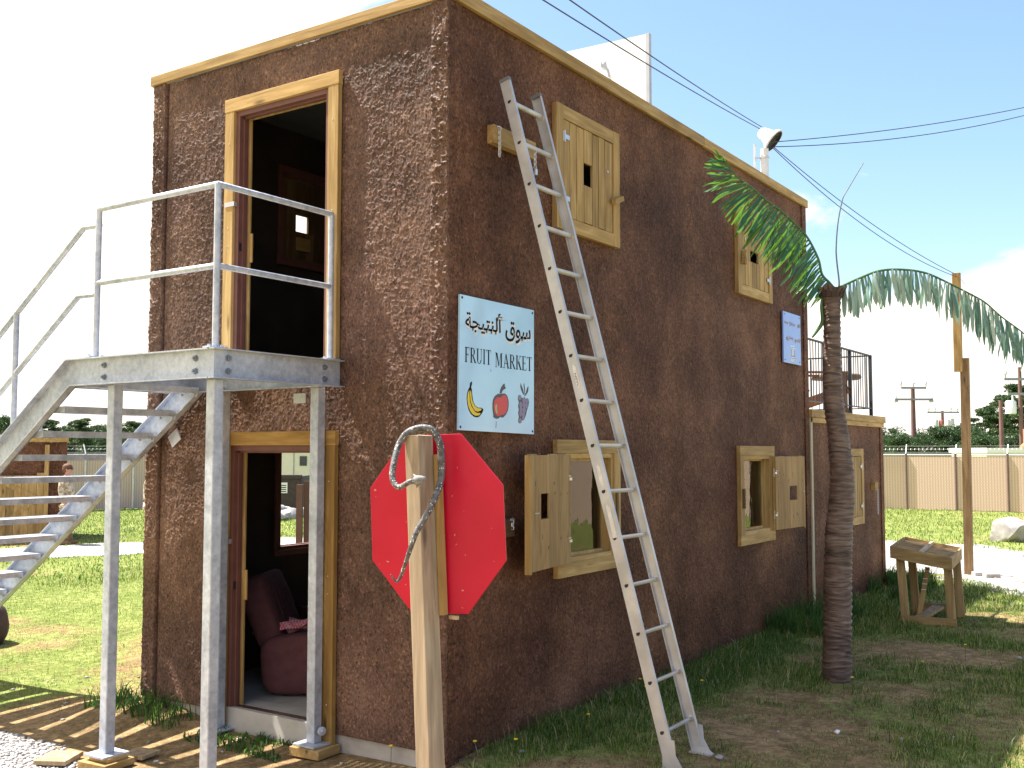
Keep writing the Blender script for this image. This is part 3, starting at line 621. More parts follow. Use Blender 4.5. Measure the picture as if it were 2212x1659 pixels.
# adirondack-like chair and round table on the deck
def adirondack(o, rot, label):
    t = thing('deck_chair', label, 'chair', o); w = wood('deck_chair_wood', (.22, .11, .06), (.36, .20, .12), 2, False)
    c, s = math.cos(rot), math.sin(rot); O = Vector(o)
    P = lambda a, b, z: O+Vector((a*c-b*s, a*s+b*c, z))       # a: sideways, b: forward
    for i in range(6):
        a = -.27+.108*i; h = .72-.9*a*a*1.5; m = MB(); m.bar(P(a*.75, -.12, .34), P(a*1.2, -.44, h), .075, .02, (c, s, 0)); m.build('back_slat', w, t)
    m = MB(); 
    for i in range(6): m.bar(P(-.29, .40-.095*i, .40-.028*i), P(.29, .40-.095*i, .40-.028*i), .08, .02, (0, 0, 1))
    m.build('seat', w, t)
    for sx in (-1, 1):
        m = MB(); m.bar(P(sx*.35, .42, .60), P(sx*.35, -.42, .62), .13, .025); m.build('arm', w, t)
        m = MB(); m.bar(P(sx*.31, .36, 0), P(sx*.31, .36, .59), .04, .11); m.build('leg', w, t)
        m = MB(); m.bar(P(sx*.29, .42, .38), P(sx*.29, -.62, .02), .03, .13); m.build('leg', w, t)
    return t
adirondack((9.42, .60, 2.54), R_(200), 'reddish wooden slatted deck chair nearest the tall wall on the annex roof')
tb = thing('deck_table', 'round wooden table on a thick pedestal on the annex roof deck', 'table', (10.03, .50, 2.54)); dw = wood('deck_table_wood', (.16, .10, .06), (.26, .17, .10), 0)
m = MB(); m.lathe((10.03, .50, 3.10), [(0, 0), (.34, 0), (.36, .02), (.36, .05), (.34, .07), (0, .075)], 28); m.build('tabletop', dw, tb, bevel=.004)
m = MB(); m.lathe((10.03, .50, 2.54), [(.20, 0), (.19, .05), (.13, .3), (.16, .60), (.22, .62)], 14); m.build('pedestal', dw, tb, 'auto')

# ================================================================== ITEMS ON THE ROOF
pn = thing('roof_panel', 'large white flat panel standing upright on the roof', 'panel', (3.3, .25, 5.1))
m = MB(); m.prism([(.2, 5.10), (.2, 5.96), (1.15, 5.98), (2.6, 6.0), (2.6, 5.10)], (3.3, 0, 0), (0, 1, 0), (0, 0, 1), (1, 0, 0), .03); m.build('board', WHITEM, pn)
m = MB(); m.box((3.295, .165, 5.10), (3.345, .199, 5.965)); m.build('edge_post', plain('grey_edge', (.45, .47, .52), .5), pn)
m = MB(); m.prism([(.68, 5.80), (.665, 5.765), (.655, 5.77), (.63, 5.79), (.63, 5.755), (.60, 5.71), (.585, 5.63), (.60, 5.63), (.615, 5.70), (.65, 5.735), (.68, 5.745)], (3.2995, 0, 0), (0, 1, 0), (0, 0, 1), (-1, 0, 0), .004); m.build('tear', plain('grey_tear', (.30, .32, .36), .8), pn)
lp = thing('roof_lamp', 'white floodlight with tilted round reflector on a pipe above the roof edge', 'lamp', (7.0, .42, 5.1))
LX, LY = 7.0, .42
WP = plain('white_pipe', (.72, .72, .74), .45, var=.06)
m = MB(); m.tube([(LX, LY, 5.1), (LX, LY, 5.80)], .05, 16); m.build('pipe', WP, lp, 'auto')
m = MB(); m.lathe((LX, LY, 5.67), [(.052, 0), (.060, .005), (.060, .028), (.052, .033)], 16); m.bar((LX, LY, 5.685), (LX-.06, LY+.10, 5.685), .02, .02); m.build('clamp', STRAP, lp)
m = MB(); m.box((LX-.08, LY+.09, 5.1), (LX-.055, LY+.115, 5.86)); m.build('strut', STRAP, lp)
ax = (RT*.66-FW*.30+Vector((0, 0, -.60))).normalized(); hc = Vector((LX, LY, 5.93))+RT*.08
m = MB(); m.lathe(hc, [(0, -.17), (.06, -.165), (.085, -.09), (.10, -.03), (.135, .01), (.155, .04), (.155, .06), (.14, .057), (.12, .03), (.05, .0), (0, -.005)], 24, ax); m.build('reflector', WP, lp, True)
m = MB(); m.lathe(hc, [(0, 0), (.03, .0), (.035, .05), (0, .065)], 12, ax); m.lathe(hc+ax*.05, [(.13, 0), (.142, 0), (.142, .012), (.13, .012), (.13, 0)], 24, ax); m.build('bulb', BLK, lp, True)
# wires
WIRE = plain('cable_blue_grey', (.05, .055, .09), .6)
def wire(a, b, sag, n=24):
    a, b = Vector(a), Vector(b); return [a.lerp(b, i/n)-Vector((0, 0, sag*4*(i/n)*(1-i/n))) for i in range(n+1)]
def cable(label, run, r=.006):
    m = MB(); m.tube(wire(*run), r, 5, False); return tag(m.build('overhead_cable', WIRE), label, 'cable', 'overhead cables')
cable('left one of two thin cables between the roof lamp and the top edge', ((-.56, -.78, 4.80), (LX-.1, LY-.1, 5.95), .03), .005)
cable('right one of two thin cables between the roof lamp and the top edge', ((-.46, -.93, 4.80), (LX-.1, LY-.1, 5.98), .03), .005)
HK = hc+ax*.04+Vector((0, 0, -.08))
cable('upper one of two thin cables running right from the roof lamp out of the picture', (HK+Vector((0, 0, .06)), (12.38, -2.38, 7.44), .08), .006)
cable('lower one of two thin cables running right from the roof lamp out of the picture', (HK, (12.39, -2.37, 7.35), .14), .006)
cable('upper one of two thin cables from the roof lamp down to the tall timber pole', (HK, (12.14, -.82, 4.82), .12), .0055)
cable('lower one of two thin cables from the roof lamp down to the tall timber pole', (HK+Vector((0, 0, -.02)), (12.14, -.82, 4.79), .2), .0055)
cable('thin cable dropping right from the top of the tall timber pole behind the frond', ((12.2, -.86, 4.76), (10.59, -1.94, 3.42), .04), .004)
tp = thing('timber_pole', 'tall square timber pole spliced near its top beside the gravel', 'pole', (12.5, -.8, 0))
tw = wood('pole_timber', (.26, .165, .08), (.40, .27, .14), 2)
m = MB(); m.bar((12.52, -.79, -.2), (12.285, -.86, 3.52), .125, .105, (1, 0, 0)); m.build('lower_post', tw, tp, bevel=.004)
m = MB(); m.bar((12.225, -.775, 3.3), (12.13, -.80, 4.86), .12, .085, (1, 0, 0)); m.build('upper_post', WZ, tp, bevel=.004)
# ================================================================== STAIRCASE
st = thing('metal_staircase', 'galvanised steel outside staircase with landing and pipe handrail by the left wall', 'staircase', (-1.06, .98, 0))
XO, XI, ZP, YB, SL, YE = -1.10, -.10, 2.675, 2.40, .68, 6.05
def zst(y): return ZP-max(0, y-YB)*SL
def channel(x, dirx, y0, y1, YB=YB, hv=.225):     # C section following landing + flight ; web at x, flanges towards dirx
    m = MB(); t = .008; w = .055; H = .185
    pts = [(y0, ZP), (YB, ZP), (y1, ZP-(y1-YB)*SL)]; bot = [(y0, ZP-H), (YB-.055, ZP-H), (y1, ZP-(y1-YB)*SL-hv)]
    def slab(a, b, c, d, xa, xb):    # quad in the yz plane extruded in x
        v = [(xa, *a), (xa, *b), (xa, *c), (xa, *d), (xb, *a), (xb, *b), (xb, *c), (xb, *d)]
        m.add(v, [(0, 1, 2, 3), (7, 6, 5, 4), (0, 4, 5, 1), (1, 5, 6, 2), (2, 6, 7, 3), (3, 7, 4, 0)])
    for i in range(2):
        slab(pts[i], pts[i+1], bot[i+1], bot[i], x, x+t*dirx)
        for P, e in ((pts, -t), (bot, t)):
            a, b = P[i], P[i+1]; slab(a, b, (b[0], b[1]+e), (a[0], a[1]+e), x+t*dirx if i < 0 else x-.0015*dirx, x+w*dirx)
    return m
s1 = channel(XO, -1, .945, YE).build('stringer', GALV, st); s2 = channel(XI, -1, .99, YE, 2.30, .25).build('stringer', GALV, st)
def bolts(ps, ax, r=.017):
    m = MB()
    for p in ps: m.lathe(p, [(0, 0), (r*1.25, 0), (r*1.25, .003), (r, .004), (r, .016), (r*.5, .017), (r*.5, .028), (0, .029)], 6, ax)
    return m
bs_ = plain('bolt_steel', (.22, .25, .30), .4, metal=.6)
for y in (1.10, 2.02):
    for z in (2.54, 2.62): bolts([(XO-.009, y, z)], (-1, 0, 0)).build('bolt', bs_, s1)
m = MB(); m.box((XO-.009, .935, ZP-.185), (-.005, .944, ZP)); m.box((XO-.05, .888, ZP-.007), (-.005, .934, ZP)); m.box((XO-.05, .888, ZP-.185), (-.005, .934, ZP-.178)); fb = m.build('front_beam', GALV, st)
for x in (-1.0, -.16):
    for z in (2.54, 2.62): bolts([(x, .934, z)], (0, -1, 0)).build('bolt', bs_, fb)
m = MB(); m.box((XO, YB-.02, ZP-.17), (XI, YB-.012, ZP-.002)); m.build('rear_beam', GALV, st)
def grating(m, y0, y1, z, n, x0=XO+.012, x1=XI-.065):
    w = (y1-y0)/n
    for i in range(n): m.box((x0, y0+i*w, z-.03), (x1, y0+i*w+w*.60, z))
    for k in range(9): x = x0+(x1-x0)*k/8; m.box((x-.004, y0+.002, z-.024), (x+.004, y1-.002, z-.006))
m = MB(); grating(m, .96, YB-.02, ZP-.01, 26); m.build('landing_grating', GALV, st)
tr0 = None
for i in range(15):
    y, z = 2.235+.25*i, 2.525-.1685*i
    if z < .1: break
    if tr0 is None:
        m = MB(); x0, x1 = XO+.008, XI-.05
        grating(m, y+.02, y+.235, z, 7, x0+.01, x1-.01)
        m.box((x0, y, z-.042), (x1, y+.018, z+.002)); m.box((x0, y+.237, z-.04), (x1, y+.25, z+.002)); m.box((x1-.009, y+.0185, z-.042), (x1, y+.2365, z+.001))
        m.box((x0, y+.0185, z-.042), (x0+.009, y+.2365, z+.001)); tr0 = m.build('tread', GALV, st)
        m = MB(); m.add([(x1+.001, y+.01, z-.035), (x1+.001, y+.24, z-.035), (x1+.001, y+.235, z-.06), (x1+.001, y+.03, z-.068), (x1+.008, y+.01, z-.035), (x1+.008, y+.24, z-.035), (x1+.008, y+.235, z-.06), (x1+.008, y+.03, z-.068)], [(0, 3, 2, 1), (4, 5, 6, 7), (0, 1, 5, 4), (1, 2, 6, 5), (2, 3, 7, 6), (3, 0, 4, 7)])
        m.lathe((x1, y+.05, z-.05), [(0, 0), (.011, 0), (.011, .01), (0, .011)], 6, (-1, 0, 0)); m.lathe((x1, y+.2, z-.05), [(0, 0), (.011, 0), (.011, .01), (0, .011)], 6, (-1, 0, 0)); m.build('tread_bracket', GALV, tr0)
    else:
        c = copy_tree(tr0, st); c.location = (0, .25*i, -.1685*i)
for (x, y, zt, zb, wd) in ((-1.055, .985, 2.49, .0, .037), (-1.055, 1.975, 2.49, .085, .036), (-.10, 1.05, 2.49, .075, .037), (-.09, 2.03, 2.52, .03, .036)):
    m = MB(); m.box((x-wd, y-wd, zb), (x+wd, y+wd, zt)); po = m.build('post', GALV, st, bevel=.006)
    m = MB(); m.box((x-.10, y-.10, zb-.012), (x+.10, y+.10, zb)); m.build('base_plate', GALV, po)
m = MB(); m.lathe((-.1, .985, .16), [(0, 0), (.028, 0), (.03, .02), (0, .03)], 10, (-.3, -1, 0)); m.build('bolt', GALV, st)
m = MB(); m.obox((-.03, 2.66, 2.15), (( 1, 0, 0), (0, .83, -.56), (0, .56, .83)), (.004, .06, .05)); m.build('wall_bracket', STRAP, st); m = MB(); m.obox((-.075, 1.25, 2.42), ((1, 0, 0), (0, 1, 0), (0, 0, 1)), (.004, .06, .035)); m.build('wall_bracket', STRAP, st)
# handrails
hr = .020
def tubes(name, runs, parent=st, r=hr):
    m = MB(); [m.tube(q, r, 10) for q in runs]; return m.build(name, GALV, parent, 'auto')
XR = -1.075
tubes('handrail', [[(-.07, .965, 3.70), (XR, .965, 3.70), (XR, 2.16, 3.70)], [(XR, 2.16, 3.59), (XR, 2.35, 3.59), (XR, YE, 3.59-(YE-2.35)*SL)]])
tubes('midrail', [[(-.07, .965, 3.19), (XR, .965, 3.19)], [(XR, .965, 3.19), (XR, 2.19, 3.19)], [(XR, 2.19, 3.115), (XR, 2.39, 3.115), (XR, YE, 3.115-(YE-2.39)*SL)]])
for x, y, a, b in ((-.075, .965, 2.68, 3.70), (XR, .965, 2.68, 3.70), (XR, 2.175, 2.68, 3.70), (XR-.0, 3.14, 2.17, 3.06), (XR, 4.5, 1.2, 2.13), (XR, 5.8, .35, 1.25)):
    m = MB(); m.tube([(x, y, a), (x, y, b)], .021, 12); rp = m.build('rail_post', GALV, st, 'auto')
    if y < 2.5: m = MB(); m.box((x-.07, y-.035, a-.002), (x+.07, y+.035, a+.008)); m.lathe((x-.05, y, a+.008), [(0, 0), (.012, 0), (.012, .012), (0, .013)], 6); m.lathe((x+.05, y, a+.008), [(0, 0), (.012, 0), (.012, .012), (0, .013)], 6)
    else: m = MB(); m.obox((x-.03, y, a), ((1, 0, 0), (0, .83, -.56), (0, .56, .83)), (.035, .09, .006)); m.lathe((x-.045, y-.04, a+.03), [(0, 0), (.014, 0), (.014, .014), (0, .015)], 6); m.lathe((x-.045, y+.05, a-.03), [(0, 0), (.014, 0), (.014, .014), (0, .015)], 6)
    m.build('flange', GALV, rp)
# timber packing under the posts
def block(label, name, boxes, mt=WX, rz=0, cat='timber block'):
    a = Vector(boxes[0][0]); m = MB()
    cx = sum((b[0][0]+b[1][0])/2 for b in boxes)/len(boxes); cy = sum((b[0][1]+b[1][1])/2 for b in boxes)/len(boxes)
    for p, q in boxes: m.box(p, q)
    c, s = math.cos(rz), math.sin(rz); m.v = [(cx+(x-cx)*c-(y-cy)*s, cy+(x-cx)*s+(y-cy)*c, z) for x, y, z in m.v]
    t_ = thing(name+'_root', label, cat, (cx, cy, 0)); bpy.data.objects.remove(t_); o = m.build(name, mt, bevel=.004); return tag(o, label, cat)
block('pale square timber block under the left front staircase post', 'timber_block', [((-1.18, 1.84, .0), (-.94, 2.10, .045)), ((-1.13, 1.87, .045), (-.965, 2.05, .073))], WX, .1)
block('flat timber block under the staircase post right of the door', 'timber_block', [((-.22, .90, .0), (-.0, 1.16, .06))], WX, .05)
block('grey board lying in the dirt left of the front staircase post', 'board_offcut', [((-1.30, 2.20, .01), (-1.06, 2.42, .04))], GZ_, .5, 'board')
block('thin grey board poking out behind the left front staircase post', 'board_offcut', [((-.90, 1.86, .01), (-.72, 2.05, .035))], GZ_, .2, 'board')
# ================================================================== OCTAGON SIGN ON A POST WITH A SNAKE
og = thing('octagonal_sign', 'bright red octagonal sign seen from its scuffed blank side, nailed to a timber post', 'sign', (-1.2, -.90, 0))
def redmat():
    m, t, p = mat('scuffed_red_paint'); tc = N(t, 'ShaderNodeTexCoord')
    n = N(t, 'ShaderNodeTexNoise', i_Scale=2.5, i_Detail=5.0); t.links.new(tc.outputs['Object'], n.inputs[0]); r = ramp(t, [(.35, (.47, .004, .026)), (.65, (.57, .007, .040))]); L(t, n, r)
    vo = N(t, 'ShaderNodeTexVoronoi', i_Scale=21.0, i_Randomness=1.0); nn = N(t, 'ShaderNodeTexNoise', i_Scale=30.0, i_Detail=2.0); t.links.new(tc.outputs['Object'], nn.inputs[0])
    dd = N(t, 'ShaderNodeMix', data_type='VECTOR'); dd.inputs[0].default_value = .04; t.links.new(tc.outputs['Object'], dd.inputs[4]); t.links.new(nn.outputs['Color'], dd.inputs[5]); t.links.new(dd.outputs[1], vo.inputs[0])
    k = ramp(t, [(.06, (1, 1, 1)), (.10, (0, 0, 0))]); t.links.new(vo.outputs['Distance'], k.inputs[0]); sp = N(t, 'ShaderNodeSeparateColor'); t.links.new(vo.outputs['Color'], sp.inputs[0])
    kk = M(t, 'MULTIPLY', k, M(t, 'GREATER_THAN', sp, .30)); mx = N(t, 'ShaderNodeMix', data_type='RGBA'); L(t, kk, mx); t.links.new(r.outputs[0], mx.inputs[6]); mx.inputs[7].default_value = (.55, .28, .22, 1)
    t.links.new(mx.outputs[2], p.inputs[0]); p.inputs['Roughness'].default_value = .36; p.inputs['Specular IOR Level'].default_value = .32
    nb = N(t, 'ShaderNodeTexNoise', i_Scale=3.0, i_Detail=2.0); t.links.new(tc.outputs['Object'], nb.inputs[0]); bp = N(t, 'ShaderNodeBump', i_Strength=.25, i_Distance=.03); L(t, nb, bp, 0, 'Height'); L(t, bp, p, 0, 'Normal')
    return m
LEAN = .0535
def ly(z): return -LEAN*(z-1.68)
cyo = -.832
oc = []
for i in range(8):
    a = R_(22.5+45*i); oc.append((.398*math.cos(a), .486*math.sin(a)))
m = MB(); TH = R_(14); ux = Vector((-math.sin(TH), math.cos(TH), -LEAN*.6)).normalized(); uz = Vector((0, LEAN, 1)).normalized()
m.prism(oc, (-1.155, cyo+.010, 1.682), ux, uz, ux.cross(uz), .012); m.build('sign_plate', redmat(), og, bevel=.002)
m = MB(); m.bar((-1.1835, -.893, 1.235), (-1.1835, -.850, 2.03), .024, .04, (1, 0, 0)); m.build('plywood_strip', WZ, og)
m = MB(); hx_, hy_ = .059, .043
m.bar((-1.258, -.796-LEAN*(-.2-2.13)*-1*-1, -.2), (-1.258, -.788, 2.125), 2*hx_, 2*hy_, (0, 1, 0))
m = MB(); zt, zb = 2.125, -.2; yt, yb = -.787, -.787-LEAN*(zt-zb)
m.v = []; m.f = []; m.m = []
m.add([(-1.317, yb-hy_, zb), (-1.197, yb-hy_, zb), (-1.197, yb+hy_, zb), (-1.317, yb+hy_, zb), (-1.317, yt-hy_, zt), (-1.197, yt-hy_, zt), (-1.197, yt+hy_, zt+.006), (-1.317, yt+hy_, zt-.004)], [(0, 3, 2, 1), (4, 5, 6, 7), (0, 1, 5, 4), (1, 2, 6, 5), (2, 3, 7, 6), (3, 0, 4, 7)])
m.build('post', wood('weathered_post', (.44, .34, .235), (.60, .49, .36), 2, True, .6), og, bevel=.004)
m = MB(); m.box((-1.19, -.98, 1.218), (-1.172, -.93, 1.236)); m.build('splinter', GZ_, og)
def snakemat():
    m, t, p = mat('rubber_snake_skin'); tc = N(t, 'ShaderNodeTexCoord'); g = N(t, 'ShaderNodeNewGeometry')
    vo = N(t, 'ShaderNodeTexVoronoi', i_Scale=95.0); t.links.new(tc.outputs['Object'], vo.inputs[0]); sp = N(t, 'ShaderNodeSeparateColor'); t.links.new(vo.outputs['Color'], sp.inputs[0])
    k = ramp(t, [(.26, (1, 1, 1)), (.36, (0, 0, 0))]); t.links.new(vo.outputs['Distance'], k.inputs[0]); kk = M(t, 'MULTIPLY', k, M(t, 'GREATER_THAN', sp, .66))
    n = N(t, 'ShaderNodeTexNoise', i_Scale=40.0, i_Detail=4.0); t.links.new(tc.outputs['Object'], n.inputs[0]); r = ramp(t, [(.4, (.06, .06, .068)), (.62, (.15, .15, .155))]); L(t, n, r)
    mx = N(t, 'ShaderNodeMix', data_type='RGBA'); L(t, kk, mx); t.links.new(r.outputs[0], mx.inputs[6]); mx.inputs[7].default_value = (.62, .60, .55, 1); t.links.new(mx.outputs[2], p.inputs[0])
    p.inputs['Roughness'].default_value = .55; bp = N(t, 'ShaderNodeBump', i_Strength=.5, i_Distance=.003, invert=True); t.links.new(vo.outputs['Distance'], bp.inputs['Height']); L(t, bp, p, 0, 'Normal'); return m
SN = snakemat()
sp_ = [(-1.400, -.885, 1.903), (-1.417, -.863, 1.899), (-1.422, -.837, 1.885), (-1.429, -.806, 1.872), (-1.426, -.776, 1.887), (-1.42, -.755, 1.923), (-1.404, -.746, 1.97), (-1.376, -.738, 2.028), (-1.342, -.735, 2.087), (-1.325, -.765, 2.135), (-1.300, -.805, 2.158), (-1.278, -.844, 2.162), (-1.255, -.875, 2.148), (-1.240, -.895, 2.110), (-1.230, -.906, 2.066), (-1.227, -.908, 2.012), (-1.224, -.908, 1.959), (-1.235, -.910, 1.9), (-1.265, -.912, 1.843), (-1.303, -.904, 1.775), (-1.334, -.885, 1.713), (-1.362, -.864, 1.657), (-1.379, -.85, 1.6), (-1.379, -.825, 1.542), (-1.371, -.794, 1.482), (-1.364, -.762, 1.427), (-1.372, -.748, 1.408), (-1.381, -.735, 1.422), (-1.399, -.73, 1.443)]
def spline(ps, n=6):
    P = [Vector(p) for p in ps]; P = [P[0]]+P+[P[-1]]; out = []
    for i in range(1, len(P)-2):
        for k in range(n):
            t = k/n; a, b, c, d = P[i-1:i+3]; out.append(.5*((2*b)+(-a+c)*t+(2*a-5*b+4*c-d)*t*t+(-a+3*b-3*c+d)*t**3))
    return out+[P[-1]]
def rad(u): return np.interp(u, [0, .06, .2, .35, .5, .65, .8, .93, 1], [.0135, .013, .0155, .0175, .0185, .017, .012, .0065, .003])
sk = thing('rubber_snake', 'grey speckled rubber snake draped over the top of the timber sign post', 'toy snake', sp_[10])
pts = spline(sp_); m = MB(); m.tube(pts, [float(rad(i/(len(pts)-1))) for i in range(len(pts))], 12); sb = m.build('body', SN, sk, True)
hd = Vector(sp_[0]); fdir = (RT*.9-FW*.25+Vector((0, 0, .25))).normalized(); up_ = Vector((0, 0, 1)); up_ = (up_-fdir*up_.dot(fdir)).normalized(); sd = fdir.cross(up_)
m = MB(); prof = [(-.014, .012, .011), (-.002, .021, .016), (.012, .025, .018), (.028, .021, .015), (.043, .014, .011), (.054, .008, .007), (.057, .002, .002)]
vs = []; n = 12
for h, a, b in prof:
    for j in range(n): t = 2*math.pi*j/n; vs.append(hd+fdir*h+up_*(a*math.cos(t))+sd*(b*math.sin(t)))
m.add(vs, [(i*n+j, i*n+(j+1) % n, (i+1)*n+(j+1) % n, (i+1)*n+j) for i in range(len(prof)-1) for j in range(n)]+[tuple(range(n-1, -1, -1)), tuple(range((len(prof)-1)*n, len(prof)*n))])
for sgn in (1, -1):        # ragged crests behind the jaw
    m.add([hd+up_*.014*sgn+fdir*.0, hd+up_*.016*sgn+fdir*.022, hd+up_*.036*sgn-fdir*.004, hd+up_*.014*sgn+fdir*.010+sd*.010, hd+up_*.014*sgn+fdir*.010-sd*.010], [(0, 3, 2), (3, 1, 2), (1, 4, 2), (4, 0, 2)])
m.build('head', plain('snake_head', (.20, .20, .205), .55, var=.35, scale=60, bump=.4), sk, True)
m = MB(); [m.lathe(hd+fdir*.024+up_*.006+sd*(-.009*s), [(0, 0), (.003, .0), (.0025, .002), (0, .003)], 8, sd*-s) for s in (1, -1)]; m.build('eye', BLK, sk, True)
# ================================================================== LADDER
lad = thing('aluminium_ladder', 'worn aluminium straight ladder leaning against the side wall', 'ladder', (.85, -1.22, .1))
TL, TR, BLt, BRt = Vector((.48, -.12, 4.60)), Vector((.905, -.12, 4.60)), Vector((.625, -1.25, .14)), Vector((1.05, -1.22, .14))
BRt = BLt+(TR-TL)
ldir = (BLt-TL).normalized(); rx = (TR-TL).normalized(); nrm = rx.cross(ldir).normalized()
if nrm.y > 0: nrm = -nrm       # outwards from the wall
def iprof(w, fl, t, s):   # C profile open towards s*rx : web at x=0
    h = w/2; return [(0, -h), (fl*s, -h), (fl*s, -h+t), (t*s, -h+t), (t*s, h-t), (fl*s, h-t), (fl*s, h), (0, h)]
def rail_(A, B, s, name='side_rail'):
    m = MB(); P = iprof(.076, .026, .0045, s); d = (B-A)
    m.prism(P, A, rx, nrm, d.normalized(), d.length); return m.build(name, ALU, lad)
ra = rail_(TL, BLt, 1); rb = rail_(TR, BRt, -1)
LN = (BLt-TL).length; nr = 15
HOLE = plain('dark_hole', (.03, .025, .03), .8)
for i in range(nr):
    f = (.155+.305*i)/LN; a = TL+(BLt-TL)*f; b = TR+(BRt-TR)*f
    m = MB(); k = 12
    for e0, e1 in ((a+rx*.003, b-rx*.003),):
        vs = []
        for e in (e0, e1):
            for j in range(k):
                t = 2*math.pi*j/k; rr = .0165 if abs(math.sin(t*6)) > -1 else .016; v = math.sin(t)
                vs.append(e+nrm*(math.cos(t)*rr)+Vector((0, 0, 1))*(min(v*rr, .010)))
        m.add(vs, [(j, (j+1) % k, k+(j+1) % k, k+j) for j in range(k)]+[tuple(range(k-1, -1, -1)), tuple(range(k, 2*k))])
    for e in (a+rx*.006, b-rx*.006): m.lathe(e-rx*.004, [(.016, 0), (.021, .003), (.021, .008), (.016, .012)], 14, rx)
    if i == nr-1 or True: rg = m.build('rung', ALU, lad, 'auto')
    m = MB(); vs = [a-rx*.0012+nrm*(math.cos(t)*.0145)+Vector((0, 0, 1))*min(math.sin(t)*.0145, .008) for t in np.linspace(0, 2*math.pi, 15)[:-1]]
    m.add(vs, [tuple(range(13, -1, -1))]); vs2 = [a-rx*.0006+nrm*(math.cos(t)*.019)+Vector((0, 0, 1))*min(math.sin(t)*.019, .012) for t in np.linspace(0, 2*math.pi, 15)[:-1]]
    m.build('rung_hole', HOLE, ra)
for A, B, s in ((TL, BLt, 1), (TR, BRt, -1)):
    m = MB(); dz = Vector((0, 0, 1)); sx = rx*s
    prof = [(-.040, .19), (.036, .19), (.044, .10), (.085, .035), (.105, .02), (.105, .008), (-.045, .008), (-.045, .1)]
    fo = Vector((B.x, B.y, gz(B.x, B.y)-.004)); ndir = Vector((nrm.x, nrm.y, 0)).normalized()
    m.prism(prof, fo-sx*.003, ndir, dz, sx, .006); m.obox(fo+ndir*.03+sx*.01+dz*.012, (ndir, sx, dz), (.078, .024, .005)); ft = m.build('foot', ALU, lad)
    m = MB(); m.obox(fo+ndir*.03+sx*.01+dz*.002, (ndir, sx, dz), (.080, .026, .006)); m.build('rubber_pad', plain('red_brown_rubber', (.16, .05, .04), .8), ft)
    m = MB(); m.obox(A+ldir*.006, (nrm, rx, ldir), (.040, .016, .012)) ; m.v = [tuple(Vector(v)+sx*.012-ldir*.014) for v in m.v]; m.build('end_cap', plain('grey_cap', (.16, .17, .19), .6), ra if s > 0 else rb)
LBL = plain('worn_label', (.66, .66, .65), .6, var=.15, scale=30)
for f0, f1, w in ((.447, .48, .014), (.595, .625, .014), (.652, .70, .016)):
    P = [(-w*.6, 0), (0, -.015), (w, .01), (w, (f1-f0)*LN-.02), (w*.3, (f1-f0)*LN), (-w*.8, (f1-f0)*LN-.02)]
    m = MB(); m.prism(P, TL+(BLt-TL)*f0-rx*.0006, nrm, ldir, -rx, .0006); l_ = m.build('label_sticker', LBL, lad); lb = l_ if f0 < .45 else lb
m = MB(); chain(m, tuple(TL+(BLt-TL)*(.46/LN)+rx*.20+Vector((0, 0, -.02))), 7, .024, .004); m.build('padlock_chain', STRAP, lad)
m = MB(); c = TL+(BLt-TL)*(.46/LN)+rx*.21+Vector((0, 0, -.16)); m.obox(c, (rx, nrm, (0, 0, 1)), (.014, .008, .022)); m.build('padlock', STRAP, lad, bevel=.003)
# the black wording on the label
def textmesh(s, font_scale=1.0, off=0.0):
    cu = bpy.data.curves.new('txt', 'FONT'); cu.body = s; cu.offset = off; o = bpy.data.objects.new('txt', cu); C.objects.link(o); bpy.context.view_layer.update()
    me = bpy.data.meshes.new_from_object(o.evaluated_get(bpy.context.evaluated_depsgraph_get())); v = np.array([q.co[:2] for q in me.vertices]); f = [list(p.vertices) for p in me.polygons]
    bpy.data.objects.remove(o); bpy.data.curves.remove(cu); bpy.data.meshes.remove(me); return v, f
v, f = textmesh('NEW'); v = (v-v.min(0))/(v.max(0)-v.min(0)); A0 = TL+(BLt-TL)*.458
m = MB(); m.add([A0+ldir*(.09*a)+nrm*(.006-.014*(1-b)+.002)-rx*.0016 for a, b in v], f); m.build('lettering', BLK, lb)
# small wooden blocks screwed to the wall
def wallblock(x0, x1, z0, z1, label, ch, mt):
    o = thing('wall_block', label, 'wooden block', ((x0+x1)/2, 0, (z0+z1)/2)); m = MB(); m.box((x0, -.06, z0), (x1, -.0145 if False else -.001, z1)); m.build('block', mt, o, bevel=.004)
    m = MB(); p = Vector((ch[0], -.066, ch[1])); m.tube([p+Vector((.025*math.cos(t), 0, .012+.012*math.sin(t))) for t in np.linspace(0, math.pi, 8)], .004, 6); chain(m, p, ch[2], .026, .004); m.build('chain', STRAP, o)
wallblock(.44, .98, 4.17, 4.30, 'brown wooden block with a hanging chain behind the upper part of the ladder', (.50, 4.27, 10), WX)
wallblock(.50, .70, 1.46, 1.58, 'small dark wooden block with a bunched chain left of the lower shutter', (.66, 1.56, 3), DX)
